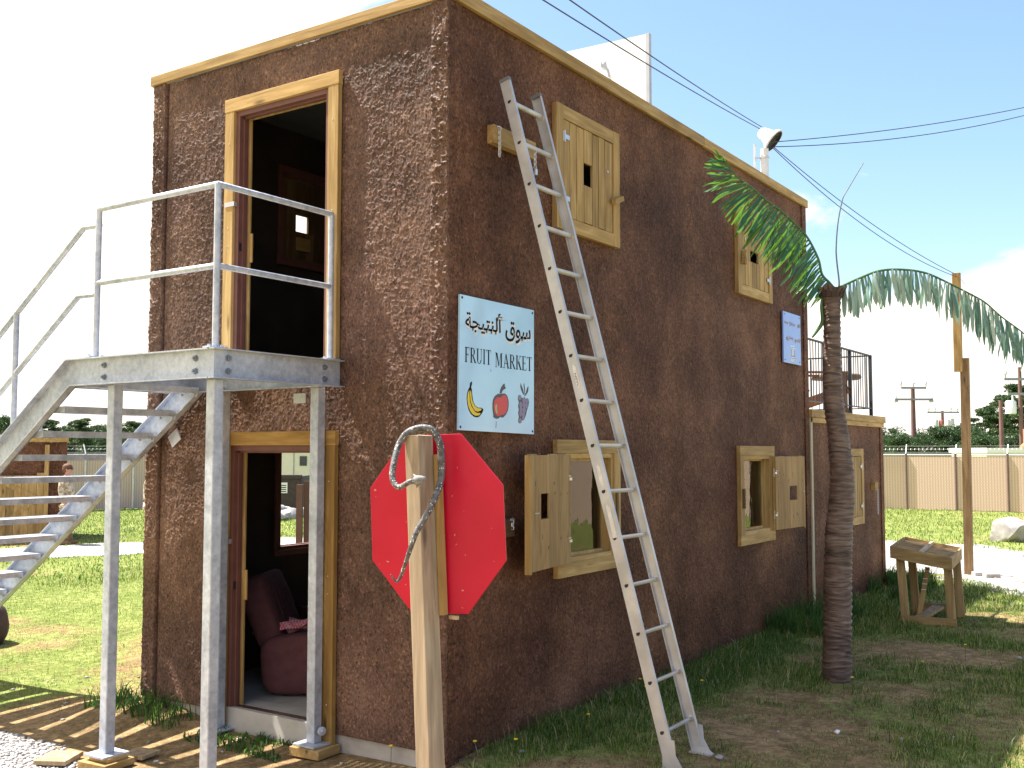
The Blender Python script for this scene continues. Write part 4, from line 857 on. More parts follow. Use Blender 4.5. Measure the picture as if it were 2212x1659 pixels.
# ================================================================== SIGNS ON THE WALL
def flat(m, poly, y, th=.0008):       # polygon in wall coordinates (x,z) at depth y, facing -Y
    m.prism(poly, (0, y, 0), (1, 0, 0), (0, 0, 1), (0, 1, 0), th)
SB = None
def signmat(name, col):
    m, t, p = mat(name); tc = N(t, 'ShaderNodeTexCoord'); n = N(t, 'ShaderNodeTexNoise', i_Scale=3.0, i_Detail=3.0); t.links.new(tc.outputs['Object'], n.inputs[0])
    r = ramp(t, [(.35, tuple(c*.93 for c in col)), (.65, tuple(min(1, c*1.06) for c in col))]); L(t, n, r); L(t, r, p); p.inputs['Roughness'].default_value = .12; p.inputs['Specular IOR Level'].default_value = .6
    nb = N(t, 'ShaderNodeTexNoise', i_Scale=2.0, i_Detail=1.0); t.links.new(tc.outputs['Object'], nb.inputs[0]); bp = N(t, 'ShaderNodeBump', i_Strength=.15, i_Distance=.03); L(t, nb, bp, 0, 'Height'); L(t, bp, p, 0, 'Normal'); return m
sg = thing('fruit_market_sign', 'pale blue sign with black Arabic and English lettering above a banana, apple and grapes', 'sign', (.54, 0, 2.62))
YS = -.036; m = MB(); m.add([(.094, YS, 3.075), (.985, YS, 3.068), (.982, YS, 2.168), (.080, YS, 2.184), (.094, -.018, 3.075), (.985, -.018, 3.068), (.982, -.018, 2.168), (.080, -.018, 2.184)], [(0, 3, 2, 1), (4, 5, 6, 7), (0, 1, 5, 4), (1, 2, 6, 5), (2, 3, 7, 6), (3, 0, 4, 7)])
m.build('board', signmat('sky_blue_board', (.47, .73, 1.0)), sg, bevel=.0015)
INK = plain('black_ink', (.006, .006, .009), .6, var=0, spec=.1); WINK = plain('white_outline', (.78, .76, .76), .4, var=.03); DINK = plain('dark_outline', (.05, .055, .075), .4, var=.1)
def pc(n, c): return plain(n, c, .35, var=.06)
m = MB()
for x, z in ((.112, 3.055), (.962, 3.045), (.098, 2.205), (.962, 2.19)): m = MB(); m.lathe((x, YS, z), [(0, 0), (.009, 0), (.008, .003), (0, .005)], 8, (0, -1, 0)); m.build('screw', BLK, sg)
def place_text(words, y, matl, name, parent, off=0, shift=(0, 0), grow=0):
    m = MB()
    for s, (x0, x1, z0, z1) in words:
        v, f = textmesh(s, 1, off); b0, b1 = v.min(0), v.max(0)
        if off:      # keep the same scale as the plain glyphs
            v0, _ = textmesh(s, 1, 0); b0, b1 = v0.min(0), v0.max(0)
        q = (v-b0)/(b1-b0); m.add([(x0+(x1-x0)*a+shift[0], y, z0+(z1-z0)*b+shift[1]) for a, b in q], [g[::1] for g in f])
    return m.build(name, matl, parent)
AR = [('\uFE94\uFEA0\uFEF4\uFE98\uFEE8\uFEDF\uFE83', (.150, .560, 2.838, 2.992)), ('\uFED5\uFEEE\uFEB3', (.618, .935, 2.808, 2.952))]
place_text(AR, YS-.0010, WINK, 'white_shadow', sg, .034, (.007, -.013)); place_text(AR, YS-.0016, INK, 'arabic_lettering', sg, .016)
# hand-drawn condensed serif capitals
def serif(word, x0, x1, z0, z1, m, y):
    Wd = dict(F=.8, R=1.0, U=1.0, I=.5, T=.9, M=1.25, A=1.0, K=1.0, E=.85); gap = .10
    tot = sum(Wd[c] for c in word)+gap*(len(word)-1); k = (x1-x0)/tot; H = z1-z0; x = x0; St = .20; th = .07; sf = .045
    for c in word:
        w = Wd[c]*k
        def R(a, b, c0, d): flat(m, [(x+a*k, z0+c0*H), (x+b*k, z0+c0*H), (x+b*k, z0+d*H), (x+a*k, z0+d*H)], y, .0004)
        def Pg(*pts): flat(m, [(x+a*k, z0+b*H) for a, b in pts], y-.00005, .0004)
        def stem(a, s=St, bot=True, top=True):
            R(a, a+s, 0, 1)
            if bot: R(a-.09, a+s+.09, 0, sf)
            if top: R(a-.09, a+s+.09, 1-sf, 1)
        def arc(cx, cz, rx_, rz_, a0, a1, t0, t1, n=12):
            for i in range(n):
                p, q = math.radians(a0+(a1-a0)*i/n), math.radians(a0+(a1-a0)*(i+1)/n); tt = lambda u: t0+(t1-t0)*abs(math.cos(u))
                Pg((cx+rx_*math.cos(p), cz+rz_*math.sin(p)), (cx+rx_*math.cos(q), cz+rz_*math.sin(q)), (cx+(rx_-tt(q))*math.cos(q), cz+(rz_-.05)*math.sin(q)), (cx+(rx_-tt(p))*math.cos(p), cz+(rz_-.05)*math.sin(p)))
        if c == 'F': stem(.12); R(.1, .74, 1-sf, 1); Pg((.70, 1), (.76, 1), (.76, .80), (.71, .9)); R(.3, .56, .49, .535); R(.54, .59, .42, .60)
        if c == 'E': stem(.12); R(.1, .76, 1-sf, 1); Pg((.72, 1), (.78, 1), (.78, .80), (.73, .9)); R(.3, .58, .49, .535); R(.56, .61, .42, .60); R(.1, .78, 0, sf); Pg((.74, 0), (.82, 0), (.84, .22), (.77, .1))
        if c == 'T': stem(.35, top=False); R(.04, .86, 1-sf, 1); Pg((.03, 1), (.08, 1), (.07, .88), (.03, .78)); Pg((.82, 1), (.87, 1), (.87, .78), (.83, .88))
        if c == 'I': stem(.15)
        if c == 'U': R(.12, .12+St, .22, 1); R(.03, .42, 1-sf, 1); R(.80, .80+th, .22, 1); R(.70, .98, 1-sf, 1); arc(.495, .24, .375, .25, 180, 360, .07, .16)
        if c == 'R': stem(.12); R(.1, .5, 1-sf, 1); R(.1, .5, .49, .535); arc(.48, .7475, .33, .2525, -90, 90, .08, .19); Pg((.40, .50), (.58, .50), (1.0, .04), (1.04, 0), (.80, 0)); R(.80, 1.06, 0, sf)
        if c == 'K': stem(.12); Pg((.30, .40), (.36, .48), (.88, .98), (.80, .98)); R(.66, 1.0, 1-sf, 1); Pg((.42, .50), (.58, .64), (1.0, .04), (1.0, 0), (.80, 0)); R(.72, 1.06, 0, sf)
        if c == 'A': Pg((.46, 1), (.56, 1), (.98, 0), (.76, 0), (.45, .86)); Pg((.46, 1), (.50, .93), (.17, 0), (.10, 0)); R(.26, .68, .32, .37); R(.0, .28, 0, sf); R(.66, 1.04, 0, sf)
        if c == 'M': R(.12, .12+th, 0, 1); R(.02, .28, 0, sf); R(.02, .34, 1-sf, 1); Pg((.12, 1), (.34, 1), (.68, .18), (.60, .02)); Pg((.60, .02), (.66, .14), (.98, 1), (.92, 1)); R(.92, .92+St, 0, 1); R(.84, 1.22, 0, sf); R(.92, 1.24, 1-sf, 1)
        x += w+gap*k
m = MB(); serif('FRUIT', .142, .443, 2.632, 2.732, m, YS-.001); serif('MARKET', .492, .955, 2.622, 2.722, m, YS-.001); m.build('english_lettering', INK, sg)
BO = [(0.216, 2.507), (0.225, 2.502), (0.222, 2.487), (0.214, 2.469), (0.222, 2.452), (0.229, 2.407), (0.24, 2.372), (0.263, 2.348), (0.293, 2.337), (0.332, 2.337), (0.35, 2.331), (0.352, 2.32), (0.341, 2.305), (0.328, 2.292), (0.308, 2.278), (0.28, 2.271), (0.246, 2.275), (0.212, 2.291), (0.187, 2.318), (0.172, 2.352), (0.165, 2.389), (0.168, 2.422), (0.18, 2.45), (0.197, 2.471), (0.202, 2.496)]
B1_ = [(0.191, 2.45), (0.196, 2.411), (0.201, 2.373), (0.216, 2.344), (0.242, 2.32), (0.263, 2.305), (0.289, 2.301), (0.319, 2.302), (0.315, 2.292), (0.293, 2.284), (0.263, 2.282), (0.229, 2.292), (0.2, 2.316), (0.181, 2.348), (0.172, 2.385), (0.176, 2.422)]
B2_ = [(0.203, 2.448), (0.214, 2.436), (0.22, 2.402), (0.231, 2.372), (0.255, 2.348), (0.285, 2.334), (0.323, 2.333), (0.333, 2.328), (0.323, 2.319), (0.293, 2.311), (0.263, 2.313), (0.242, 2.327), (0.223, 2.349), (0.208, 2.376), (0.203, 2.411), (0.199, 2.436)]
m = MB(); flat(m, BO, YS-.001); bn = m.build('banana_picture', INK, sg); m = MB(); flat(m, B1_, YS-.0016); flat(m, B2_, YS-.0016); m.build('banana_fill', pc('banana_yellow', (.80, .58, .03)), bn)
AO = [(0.528, 2.441), (0.546, 2.44), (0.578, 2.444), (0.61, 2.446), (0.638, 2.433), (0.655, 2.399), (0.657, 2.365), (0.648, 2.33), (0.624, 2.301), (0.592, 2.28), (0.569, 2.278), (0.553, 2.282), (0.532, 2.271), (0.51, 2.267), (0.487, 2.271), (0.474, 2.281), (0.467, 2.304), (0.46, 2.332), (0.459, 2.371), (0.467, 2.399), (0.487, 2.423)]
AI = [(0.509, 2.414), (0.537, 2.416), (0.555, 2.415), (0.573, 2.427), (0.596, 2.435), (0.62, 2.432), (0.638, 2.409), (0.645, 2.378), (0.641, 2.343), (0.62, 2.314), (0.592, 2.299), (0.56, 2.295), (0.537, 2.288), (0.514, 2.289), (0.487, 2.305), (0.476, 2.333), (0.473, 2.363), (0.487, 2.395)]
AH = [(0.505, 2.369), (0.511, 2.36), (0.511, 2.334), (0.519, 2.305), (0.51, 2.304), (0.494, 2.323), (0.49, 2.349), (0.498, 2.364)]
LF = [(0.602, 2.516), (0.608, 2.51), (0.613, 2.492), (0.622, 2.486), (0.617, 2.479), (0.596, 2.473), (0.578, 2.459), (0.571, 2.445), (0.545, 2.443), (0.55, 2.463), (0.564, 2.487), (0.585, 2.506)]
m = MB(); flat(m, AO, YS-.001); flat(m, LF, YS-.0006); ap = m.build('apple_picture', DINK, sg); m = MB(); flat(m, AI, YS-.0016); m.build('apple_fill', pc('apple_red', (.62, .045, .05)), ap); m = MB(); flat(m, AH, YS-.0022); m.build('apple_highlight', pc('apple_green', (.35, .50, .15)), ap)
GO = [(0.79, 2.446), (0.81, 2.443), (0.822, 2.422), (0.839, 2.427), (0.858, 2.432), (0.871, 2.419), (0.888, 2.426), (0.908, 2.42), (0.915, 2.399), (0.908, 2.369), (0.888, 2.338), (0.878, 2.308), (0.863, 2.286), (0.848, 2.266), (0.824, 2.266), (0.819, 2.25), (0.8, 2.242), (0.78, 2.247), (0.776, 2.265), (0.785, 2.289), (0.776, 2.313), (0.783, 2.34), (0.775, 2.367), (0.785, 2.391), (0.772, 2.414), (0.775, 2.436)]
GL = [[(0.806, 2.531), (0.82, 2.513), (0.839, 2.487), (0.851, 2.458), (0.856, 2.442), (0.834, 2.455), (0.815, 2.478), (0.803, 2.504)], [(0.85, 2.534), (0.859, 2.515), (0.864, 2.486), (0.864, 2.453), (0.856, 2.456), (0.85, 2.493), (0.845, 2.52)], [(0.908, 2.514), (0.909, 2.488), (0.903, 2.469), (0.883, 2.452), (0.861, 2.438), (0.854, 2.443), (0.876, 2.465), (0.888, 2.495)]]
m = MB(); flat(m, GO, YS-.001); [flat(m, g, YS-.0005-.0002*i) for i, g in enumerate(GL)]; gp = m.build('grapes_picture', DINK, sg)
m = MB()
for i, (x, z, r) in enumerate([(0.796, 2.426, 0.019), (0.848, 2.408, 0.02), (0.885, 2.405, 0.019), (0.808, 2.376, 0.021), (0.851, 2.375, 0.021), (0.883, 2.370, 0.018), (0.81, 2.342, 0.021), (0.852, 2.340, 0.021), (0.806, 2.311, 0.02), (0.842, 2.308, 0.02), (0.838, 2.283, 0.016), (0.8, 2.263, 0.019)]): flat(m, [(x+r*math.cos(t), z+r*1.05*math.sin(t)) for t in np.linspace(0, 6.283, 15)[:-1]], YS-.0014-.00012*i, .0003)
m.build('grapes_fill', pc('grape_violet', (.22, .19, .33)), gp)
m = MB(); flat(m, [(.465, 2.28), (.478, 2.296), (.486, 2.293), (.47, 2.275)], YS-.0024); flat(m, [(.498, 2.205), (.503, 2.206), (.508, 2.25), (.504, 2.25)], YS-.0012); flat(m, [(.435, 2.60), (.44, 2.602), (.444, 2.588), (.441, 2.586)], YS-.0012); m.build('scratch', DINK, sg)
s2g = thing('small_blue_sign', 'small periwinkle sign with faint cream Arabic and a drawn phone booth near the far corner', 'sign', (6.58, 0, 3.36))
m = MB(); m.box((6.277, YS, 3.068), (6.877, -.018, 3.660)); m.build('board', signmat('periwinkle_board', (.25, .36, .78)), s2g, bevel=.0015)
for x, z in ((6.32, 3.63), (6.83, 3.63), (6.32, 3.10), (6.83, 3.10)): m = MB(); m.lathe((x, YS, z), [(0, 0), (.009, 0), (.008, .003), (0, .005)], 8, (0, -1, 0)); m.build('screw', BLK, s2g)
CREAM = plain('cream_ink', (.62, .50, .42), .5)
m = MB()
for (x0, x1, zc, sd_) in ((6.31, 6.44, 3.535, 1), (6.48, 6.68, 3.53, 2), (6.76, 6.865, 3.535, 3), (6.37, 6.44, 3.355, 4), (6.47, 6.60, 3.36, 5), (6.66, 6.72, 3.345, 6), (6.745, 6.86, 3.36, 7)):
    rr = random.Random(sd_); n = 14; P = [(x0+(x1-x0)*i/n, zc+.018*math.sin(i*1.5+sd_)+rr.uniform(-.012, .012)) for i in range(n+1)]
    for (a, b), (c, d) in zip(P, P[1:]): m.bar((a, YS-.001, b), (c, YS-.001, d), .001, .008, (0, 1, 0))
    for _ in range(2): u = rr.uniform(x0, x1); v_ = zc+rr.choice([-.035, .04]); m.box((u, YS-.0014, v_), (u+.01, YS-.0004, v_+.008))
m.build('faded_lettering', CREAM, s2g)
m = MB(); PW = plain('pale_picture', (.66, .68, .76), .5)
for b in ((6.50, 3.265, 6.65, 3.285), (6.53, 3.242, 6.67, 3.256), (6.54, 3.165, 6.635, 3.238), (6.53, 3.135, 6.66, 3.150), (6.51, 3.093, 6.70, 3.128)): m.box((b[0], YS-.001, b[1]), (b[2], YS-.0002, b[3]))
pb = m.build('booth_picture', PW, s2g); m = MB(); m.box((6.52, YS-.0016, 3.155), (6.655, YS-.0011, 3.160)); m.box((6.52, YS-.0016, 3.130), (6.68, YS-.0011, 3.133)); m.box((6.65, YS-.0016, 3.10), (6.67, YS-.0011, 3.115)); m.box((6.527, YS-.0016, 3.16), (6.533, YS-.0011, 3.24)); m.box((6.64, YS-.0016, 3.16), (6.646, YS-.0011, 3.24)); m.build('booth_outline', DINK, pb)
# ================================================================== ARTIFICIAL PALM
pm = thing('palm_tree', 'artificial palm with ringed brown trunk and two plastic fronds before the side wall', 'palm', (3.68, -1.38, .08))
def trunkmat():
    m, t, p = mat('wrapped_palm_trunk'); tc = N(t, 'ShaderNodeTexCoord'); mp = N(t, 'ShaderNodeMapping'); mp.inputs['Scale'].default_value = (5, 5, 30); t.links.new(tc.outputs['Object'], mp.inputs[0])
    n = N(t, 'ShaderNodeTexNoise', i_Scale=1.0, i_Detail=4.0, i_Distortion=1.1); L(t, mp, n); n2 = N(t, 'ShaderNodeTexNoise', i_Scale=4.0, i_Detail=4.0); t.links.new(tc.outputs['Object'], n2.inputs[0])
    s = M(t, 'ADD', M(t, 'MULTIPLY', n, .7), M(t, 'MULTIPLY', n2, .3)); r = ramp(t, [(.34, (.040, .027, .027)), (.5, (.125, .085, .075)), (.66, (.21, .155, .135))]); L(t, s, r); L(t, r, p)
    p.inputs['Roughness'].default_value = .5; p.inputs['Specular IOR Level'].default_value = .35; bp = N(t, 'ShaderNodeBump', i_Strength=.8, i_Distance=.02); L(t, n, bp, 0, 'Height'); L(t, bp, p, 0, 'Normal'); return m
TC = [(3.74, -1.34, 0.02), (3.71, -1.37, 0.76), (3.69, -1.4, 1.35), (3.68, -1.44, 1.75), (3.64, -1.43, 2.14), (3.6, -1.4, 2.54), (3.57, -1.41, 2.94), (3.55, -1.42, 3.21), (3.54, -1.42, 3.44)]
TW = [.128, .121, .119, .108, .092, .083, .075, .073, .085]
pts = spline(TC, 10); n = 26; vs = []; rows = []
us = np.linspace(0, 1, len(pts)); cum = 0
P_ = []
for i in range(len(pts)-1):
    a, b = pts[i], pts[i+1]; k = max(1, int((b-a).length/.0065))
    for j in range(k): P_.append((a.lerp(b, j/k), (i+j/k)/(len(pts)-1)))
P_.append((pts[-1], 1.0)); rr = random.Random(3); ring = .03; nxt = 0; z0 = 0; rad_ = []
ph = [rr.uniform(0, 6.28) for _ in range(200)]
V = np.zeros((len(P_), n, 3)); ang = np.arange(n)*2*math.pi/n
for i, (p, u) in enumerate(P_):
    R0 = float(np.interp(u, np.linspace(0, 1, len(TW)), TW))
    wob = .02*np.sin(ang+p.z*5)+.012*np.sin(2*ang+p.z*9)+.02*(vnoise(ang*1.2+20, np.full(n, p.z*7.), 4)-.5)
    s = (p.z+wob)/(.052); fr_ = s-np.floor(s); lip = fr_**2.2
    Rr = R0*(.93+.10*lip)+.004*(vnoise(ang*3, np.full(n, p.z*22), 8)-.5)
    if u > .93: Rr = Rr*(1+(.35+.25*vnoise(ang*2, ang*0+3, 6))*((u-.93)/.07)**1.3)
    V[i, :, 0] = p.x+np.cos(ang)*Rr; V[i, :, 1] = p.y+np.sin(ang)*Rr; V[i, :, 2] = p.z
V[-1, :, 2] += .05*(vnoise(ang*2.5, ang*0, 12)-.3)
I = np.arange(len(P_)*n).reshape(len(P_), n); F = np.stack([I[:-1], np.roll(I[:-1], -1, 1), np.roll(I[1:], -1, 1), I[1:]], -1).reshape(-1, 4)
V = V.reshape(-1, 3); TRK = trunkmat(); npmesh('trunk', V, F, TRK, pm, True)
m = MB(); m.lathe((3.54, -1.42, 3.36), [(.09, 0), (.10, .05), (.05, .06), (0, .065)], 18)
for k in range(16):
    a = k*.393+.2*rr.random(); c, s = math.cos(a), math.sin(a); r0 = .095; h = rr.uniform(.03, .07)
    m.add([(3.54+r0*c-.02*s, -1.42+r0*s+.02*c, 3.36), (3.54+r0*c+.02*s, -1.42+r0*s-.02*c, 3.36), (3.54+(r0+.03)*c, -1.42+(r0+.03)*s, 3.40+h), (3.54+(r0-.02)*c, -1.42+(r0-.02)*s, 3.38)], [(0, 1, 2), (0, 2, 3), (1, 3, 2)])
m.build('ragged_crown_cap', plain('dark_ragged_fibre', (.05, .03, .03), .7, var=.4), pm)
def frondmat(name, stops, tc_=(.20, .44, .05, 1), tf=.30):
    m, t, p = mat(name); geo = N(t, 'ShaderNodeNewGeometry'); r = ramp(t, stops); t.links.new(geo.outputs['Random Per Island'], r.inputs[0]); L(t, r, p)
    p.inputs['Roughness'].default_value = .30; p.inputs['Specular IOR Level'].default_value = .6
    tr = N(t, 'ShaderNodeBsdfTranslucent'); tr.inputs[0].default_value = tc_; ms = N(t, 'ShaderNodeMixShader', i_0=tf); L(t, p, ms, 0, 1); L(t, tr, ms, 0, 2); L(t, ms, t.nodes['Material Output']); return m
FR = frondmat('plastic_frond', [(0, (.012, .065, .035)), (.5, (.022, .10, .05)), (1, (.06, .17, .07))])
FR2 = frondmat('painted_sheen_frond', [(0, (.035, .12, .08)), (.45, (.15, .27, .21)), (1, (.48, .58, .52))], (.28, .45, .33, 1), .25)  # whitish stops paint the sun's gloss into the leaflet colour
DNm = plain('frond_stem', (.05, .13, .04), .5)
def frond(rach, ldirf, lenf, mt, name='frond', sp=.021, wid=.030, rows=2):
    pts = spline(rach, 24); L_ = [0]
    for a, b in zip(pts, pts[1:]): L_.append(L_[-1]+(b-a).length)
    tot = L_[-1]; m = MB(); m.tube([pts[i] for i in range(0, len(pts), 3)], [.010*(1-.7*i/len(pts))+.002 for i in range(0, len(pts), 3)], 6); st_ = m.build(name, DNm, pm, True)
    m = MB(); s = .05; i = 0
    while s < tot:
        while i < len(L_)-2 and L_[i+1] < s: i += 1
        f = (s-L_[i])/max(1e-6, L_[i+1]-L_[i]); p = pts[i].lerp(pts[min(i+1, len(pts)-1)], f); tg = (pts[min(i+2, len(pts)-1)]-pts[max(i-2, 0)]).normalized(); u = s/tot
        for row in range(rows):
            d0, drop = ldirf(u, tg, row); ln = lenf(u)*random.uniform(.82, 1.1); w = wid*random.uniform(.75, 1.2)*(1 if u < .85 else .8)
            d = (d0+Vector((random.uniform(-.1, .1), random.uniform(-.1, .1), random.uniform(-.06, .06)))).normalized()
            side = (tg*random.uniform(.75, 1.0)+FW*random.uniform(-.65, .65)); side = (side-d*side.dot(d)).normalized(); nn = d.cross(side); K = 6; v = []
            tip = random.random() < .5
            for j in range(K+1):
                q = j/K; c = p+d*(ln*q)+Vector((0, 0, -1))*(drop*ln*q*q)+nn*(.012*math.sin(q*6+s*40)); ww = w/2*(.45+.9*q if q < .35 else (.8 if q < .82 else .8*(1-(q-.82)/.18*(.85 if tip else .6)))); fold = .22*ww
                v += [c-side*ww, c+nn*fold, c+side*ww]
            m.add(v, [(3*j, 3*j+1, 3*j+4, 3*j+3) for j in range(K)]+[(3*j+1, 3*j+2, 3*j+5, 3*j+4) for j in range(K)])
        s += sp*random.uniform(.8, 1.25)
    m.build('leaflets', mt, st_, True)
LFp = [(3.56, -1.44, 3.44), (3.52, -1.41, 3.49), (3.49, -1.36, 3.56), (3.46, -1.34, 3.69), (3.41, -1.28, 3.85), (3.36, -1.22, 3.95), (3.26, -1.09, 4.1), (3.19, -0.99, 4.19), (3.11, -0.89, 4.3), (3.03, -0.78, 4.4), (2.98, -0.71, 4.53)]
LLf = -RT
def lf_dir(u, tg, row):
    k = max(0, (u-.72)/.28); a = (LLf*.62+Vector((0, 0, -.70))+FW*(.35 if row else -.25)).normalized()
    if k > 0 and row: a = a.lerp((LLf*1.0+Vector((0, 0, .1+.5*(random.random()-.4)))).normalized(), min(1, k*1.3))
    elif k > 0: a = a.lerp(tg*.8+Vector((0, 0, .5))*.5+LLf*.4, k*.9)
    return a.normalized(), .10
frond(LFp, lf_dir, lambda u: np.interp(u, [0, .15, .4, .7, .9, 1], [.18, .32, .40, .38, .27, .16]), FR, sp=.024, wid=.027)
RFp = [(3.57, -1.47, 3.44), (3.59, -1.5, 3.46), (3.66, -1.61, 3.52), (3.76, -1.77, 3.59), (3.87, -1.94, 3.6), (3.98, -2.1, 3.57), (4.09, -2.25, 3.49), (4.21, -2.41, 3.39), (4.28, -2.51, 3.32), (4.36, -2.62, 3.2), (4.48, -2.77, 3.06), (4.62, -2.95, 2.86)]
def rf_dir(u, tg, row):
    a = (Vector((0, 0, -1))+tg*(.05 if u < .5 else .12)-RT*(.25*max(0, u-.35))+FW*(.22 if row else -.18)).normalized(); return a, .05
frond(RFp, rf_dir, lambda u: np.interp(u, [0, .1, .4, .6, .8, 1], [.24, .30, .27, .34, .31, .26]), FR2, sp=.034, wid=.036)
stp = [(3.55, -1.45, 3.42), (3.57, -1.48, 3.47), (3.55, -1.47, 3.67), (3.54, -1.47, 3.79), (3.54, -1.49, 4.0), (3.55, -1.53, 4.2), (3.57, -1.56, 4.27), (3.63, -1.69, 4.51)]
m = MB(); q = spline(stp, 5); m.tube(q, [.0085*(1-.55*i/len(q)) for i in range(len(q))], 6); m.build('bare_frond_stem', plain('bare_stem', (.13, .14, .16), .5), pm, True)
m = MB(); q = spline([(3.50, -1.37, 3.40), (3.49, -1.35, 3.30), (3.51, -1.35, 3.16), (3.49, -1.31, 3.08), (3.47, -1.27, 3.02)], 5); m.tube(q, [.006+.010*math.sin(math.pi*i/len(q)) for i in range(len(q))], 6); m.build('broken_frond_stub', DNm, pm, True)
# ================================================================== FRUIT STAND
fs = thing('fruit_stand', 'small empty wooden display stand with slatted tilted tray on the grass past the palm', 'display stand', (7.6, -1.35, .1))
# corners on the ground: front edge from A to B (faces the camera), depth vector Dv
A = Vector((7.14, -1.11, .09)); U_ = Vector((.07, -.9975, 0)); Dv = Vector((.9975, .07, 0)); wF = .49; dp = .74; Bv = A+U_*wF
WS = wood('stand_wood', (.36, .25, .115), (.54, .39, .20), 2); WSX = wood('stand_wood_x', (.32, .22, .10), (.48, .35, .18), 1)
def FP(a, b, z): return A+U_*a+Dv*b+Vector((0, 0, z))
def zt_(a, b): return .725-.165*a+.045*b
for (a, b) in ((.0, 0), (wF, 0), (.0, dp), (wF, dp)):
    e = (a-.05 if a < .1 else a-.035); m = MB(); m.bar(FP(a, b, -.03), FP(e, b, zt_(e, b)+.02), .09, .04, tuple(Dv)); m.build('leg', WS, fs, bevel=.003)
m = MB(); m.bar(FP(-.05, -.045, .05), FP(wF+.05, -.045, .05), .03, .10, ); m.build('stretcher', WSX, fs, bevel=.003)
m = MB(); m.bar(FP(-.05, dp+.045, .10), FP(wF+.05, dp+.045, .10), .03, .09); m.build('stretcher', WSX, fs, bevel=.003)
a0, a1 = -.135, wF+.005; b0_, b1_ = -.08, dp+.10
def tray(name, a, b, a2, b2, h, t, dz=0, mt=WSX):
    m = MB(); m.bar(FP(a, b, zt_(a, b)+h/2+dz), FP(a2, b2, zt_(a2, b2)+h/2+dz), t, h); m.build(name, mt, fs)
tray('tray_side', a0, b0_, a1, b0_, .135, .025); tray('tray_side', a0, b1_, a1, b1_, .135, .025); tray('tray_side', a0, b0_+.013, a0, b1_-.013, .13, .025); tray('tray_side', a1, b0_+.013, a1, b1_-.013, .13, .025)
am, bm_ = (a0+a1)/2, (b0_+b1_)/2
m = MB(); m.bar(FP(a0+.014, bm_, zt_(a0, bm_)+.008), FP(a1-.014, bm_, zt_(a1, bm_)+.008), b1_-b0_-.03, .012); m.build('tray_bottom', WSX, fs)
PD_ = wood('divider_wood', (.40, .31, .19), (.55, .45, .30), 1)
for k in range(5):
    b = b0_+(b1_-b0_)*(k+1)/6; tray('divider', a0+.015, b, a1-.015, b, .085, .008, .03, PD_)
tray('divider', am, b0_+.014, am, b1_-.014, .04, .03, .105, wood('pale_divider', (.5, .42, .3), (.62, .55, .42), 1))
pb_ = thing('grooved_batten', 'narrow notched batten leaning inside the wooden stand', 'batten', FP(.2, .2, 0))
b1p, b2p = FP(.10, .22, .03), FP(.20, .30, .62)
m = MB(); m.bar(b1p, b2p, .05, .02, tuple(Dv)); g_ = m.build('stick', WS, pb_)
for f_ in (.93, .78, .68, .57): m = MB(); c = b1p.lerp(b2p, f_); m.obox(c-Dv*.014, (U_, Dv, (0, 0, 1)), (.026, .002, .004)); m.build('notch', WHITEM, g_)
bo = thing('loose_board', 'pale board propped on the grass under the wooden stand', 'board', FP(.2, .1, 0)); m = MB(); m.bar(FP(.13, .06, .06), FP(.27, .55, .14), .13, .035); m.build('plank', GZ_, bo, bevel=.003)
# ================================================================== STONES, LITTER, BRICKS
RK = plain('pale_boulder', (.33, .31, .31), .9, var=.3, scale=3, bump=.7, bscale=9); RK2 = plain('dark_boulder', (.07, .045, .045), .9, var=.4, scale=4, bump=.8)
def rock(name, label, c, s, mt, seed, cat='boulder', grp=None, ico=4):
    bm = bmesh.new(); bmesh.ops.create_icosphere(bm, subdivisions=ico, radius=1); r0 = np.random.default_rng(seed)
    pl = [(Vector(r0.normal(size=3)).normalized(), r0.uniform(.62, .9)) for _ in range(9)]
    for v in bm.verts:
        d = v.co.normalized(); r = 1.0
        for nn, k in pl:
            q = d.dot(nn)
            if q > .05: r = min(r, k/q)
        r *= 1+.08*(float(fbm(d.x*3+seed, d.y*3+d.z*2, 4, seed))-.5)*2
        v.co = Vector((d.x*s[0]*r, d.y*s[1]*r, d.z*s[2]*r))
    me = bpy.data.meshes.new(name); bm.to_mesh(me); bm.free(); me.materials.append(mt); me.polygons.foreach_set('use_smooth', [True]*len(me.polygons)); o = link(bpy.data.objects.new(name, me)); o.location = c
    e = o.modifiers.new('e', 'EDGE_SPLIT'); e.split_angle = R_(35); return tag(o, label, cat, grp)
rock('boulder', 'big pale boulder on the grass beyond the gravel road, right of the timber pole', (20.9, -.15, .17), (.40, .52, .38), RK, 5)
rock('boulder', 'dark reddish boulder at the left edge behind the stairs', (.80, 6.95, .18), (.34, .34, .36), RK2, 8)
rock('stone', 'small pale stone beside the big boulder right of the timber pole', (17.2, -.95, .03), (.14, .1, .06), RK, 9, 'stone')
for i, (x, y, s, lab) in enumerate([(2.02, -1.86, .030, 'crumpled white scrap on the shaded grass between the ladder and the palm'), (2.1, -2.27, .022, 'small white stone in the shaded grass furthest right of the ladder foot'), (1.85, -1.5, .014, 'tiny pale pebble nearest the ladder foot on the right'), (.45, -.28, .022, 'small pale stone at the foot of the side wall right of the sign post'), (1.0, -1.42, .035, 'flat grey stone touching the left ladder foot'), (2.35, -2.55, .016, 'tiny pale pebble near the lower right corner'), (5.6, -2.5, .03, 'pale stone in the shaded grass at the right edge')]):
    rock('stone', lab, (x, y, gz(x, y)+s*.3), (s, s*.8, s*.55), WHITEM if i == 0 else RK, 20+i, 'stone' if i else 'litter', None, 3)
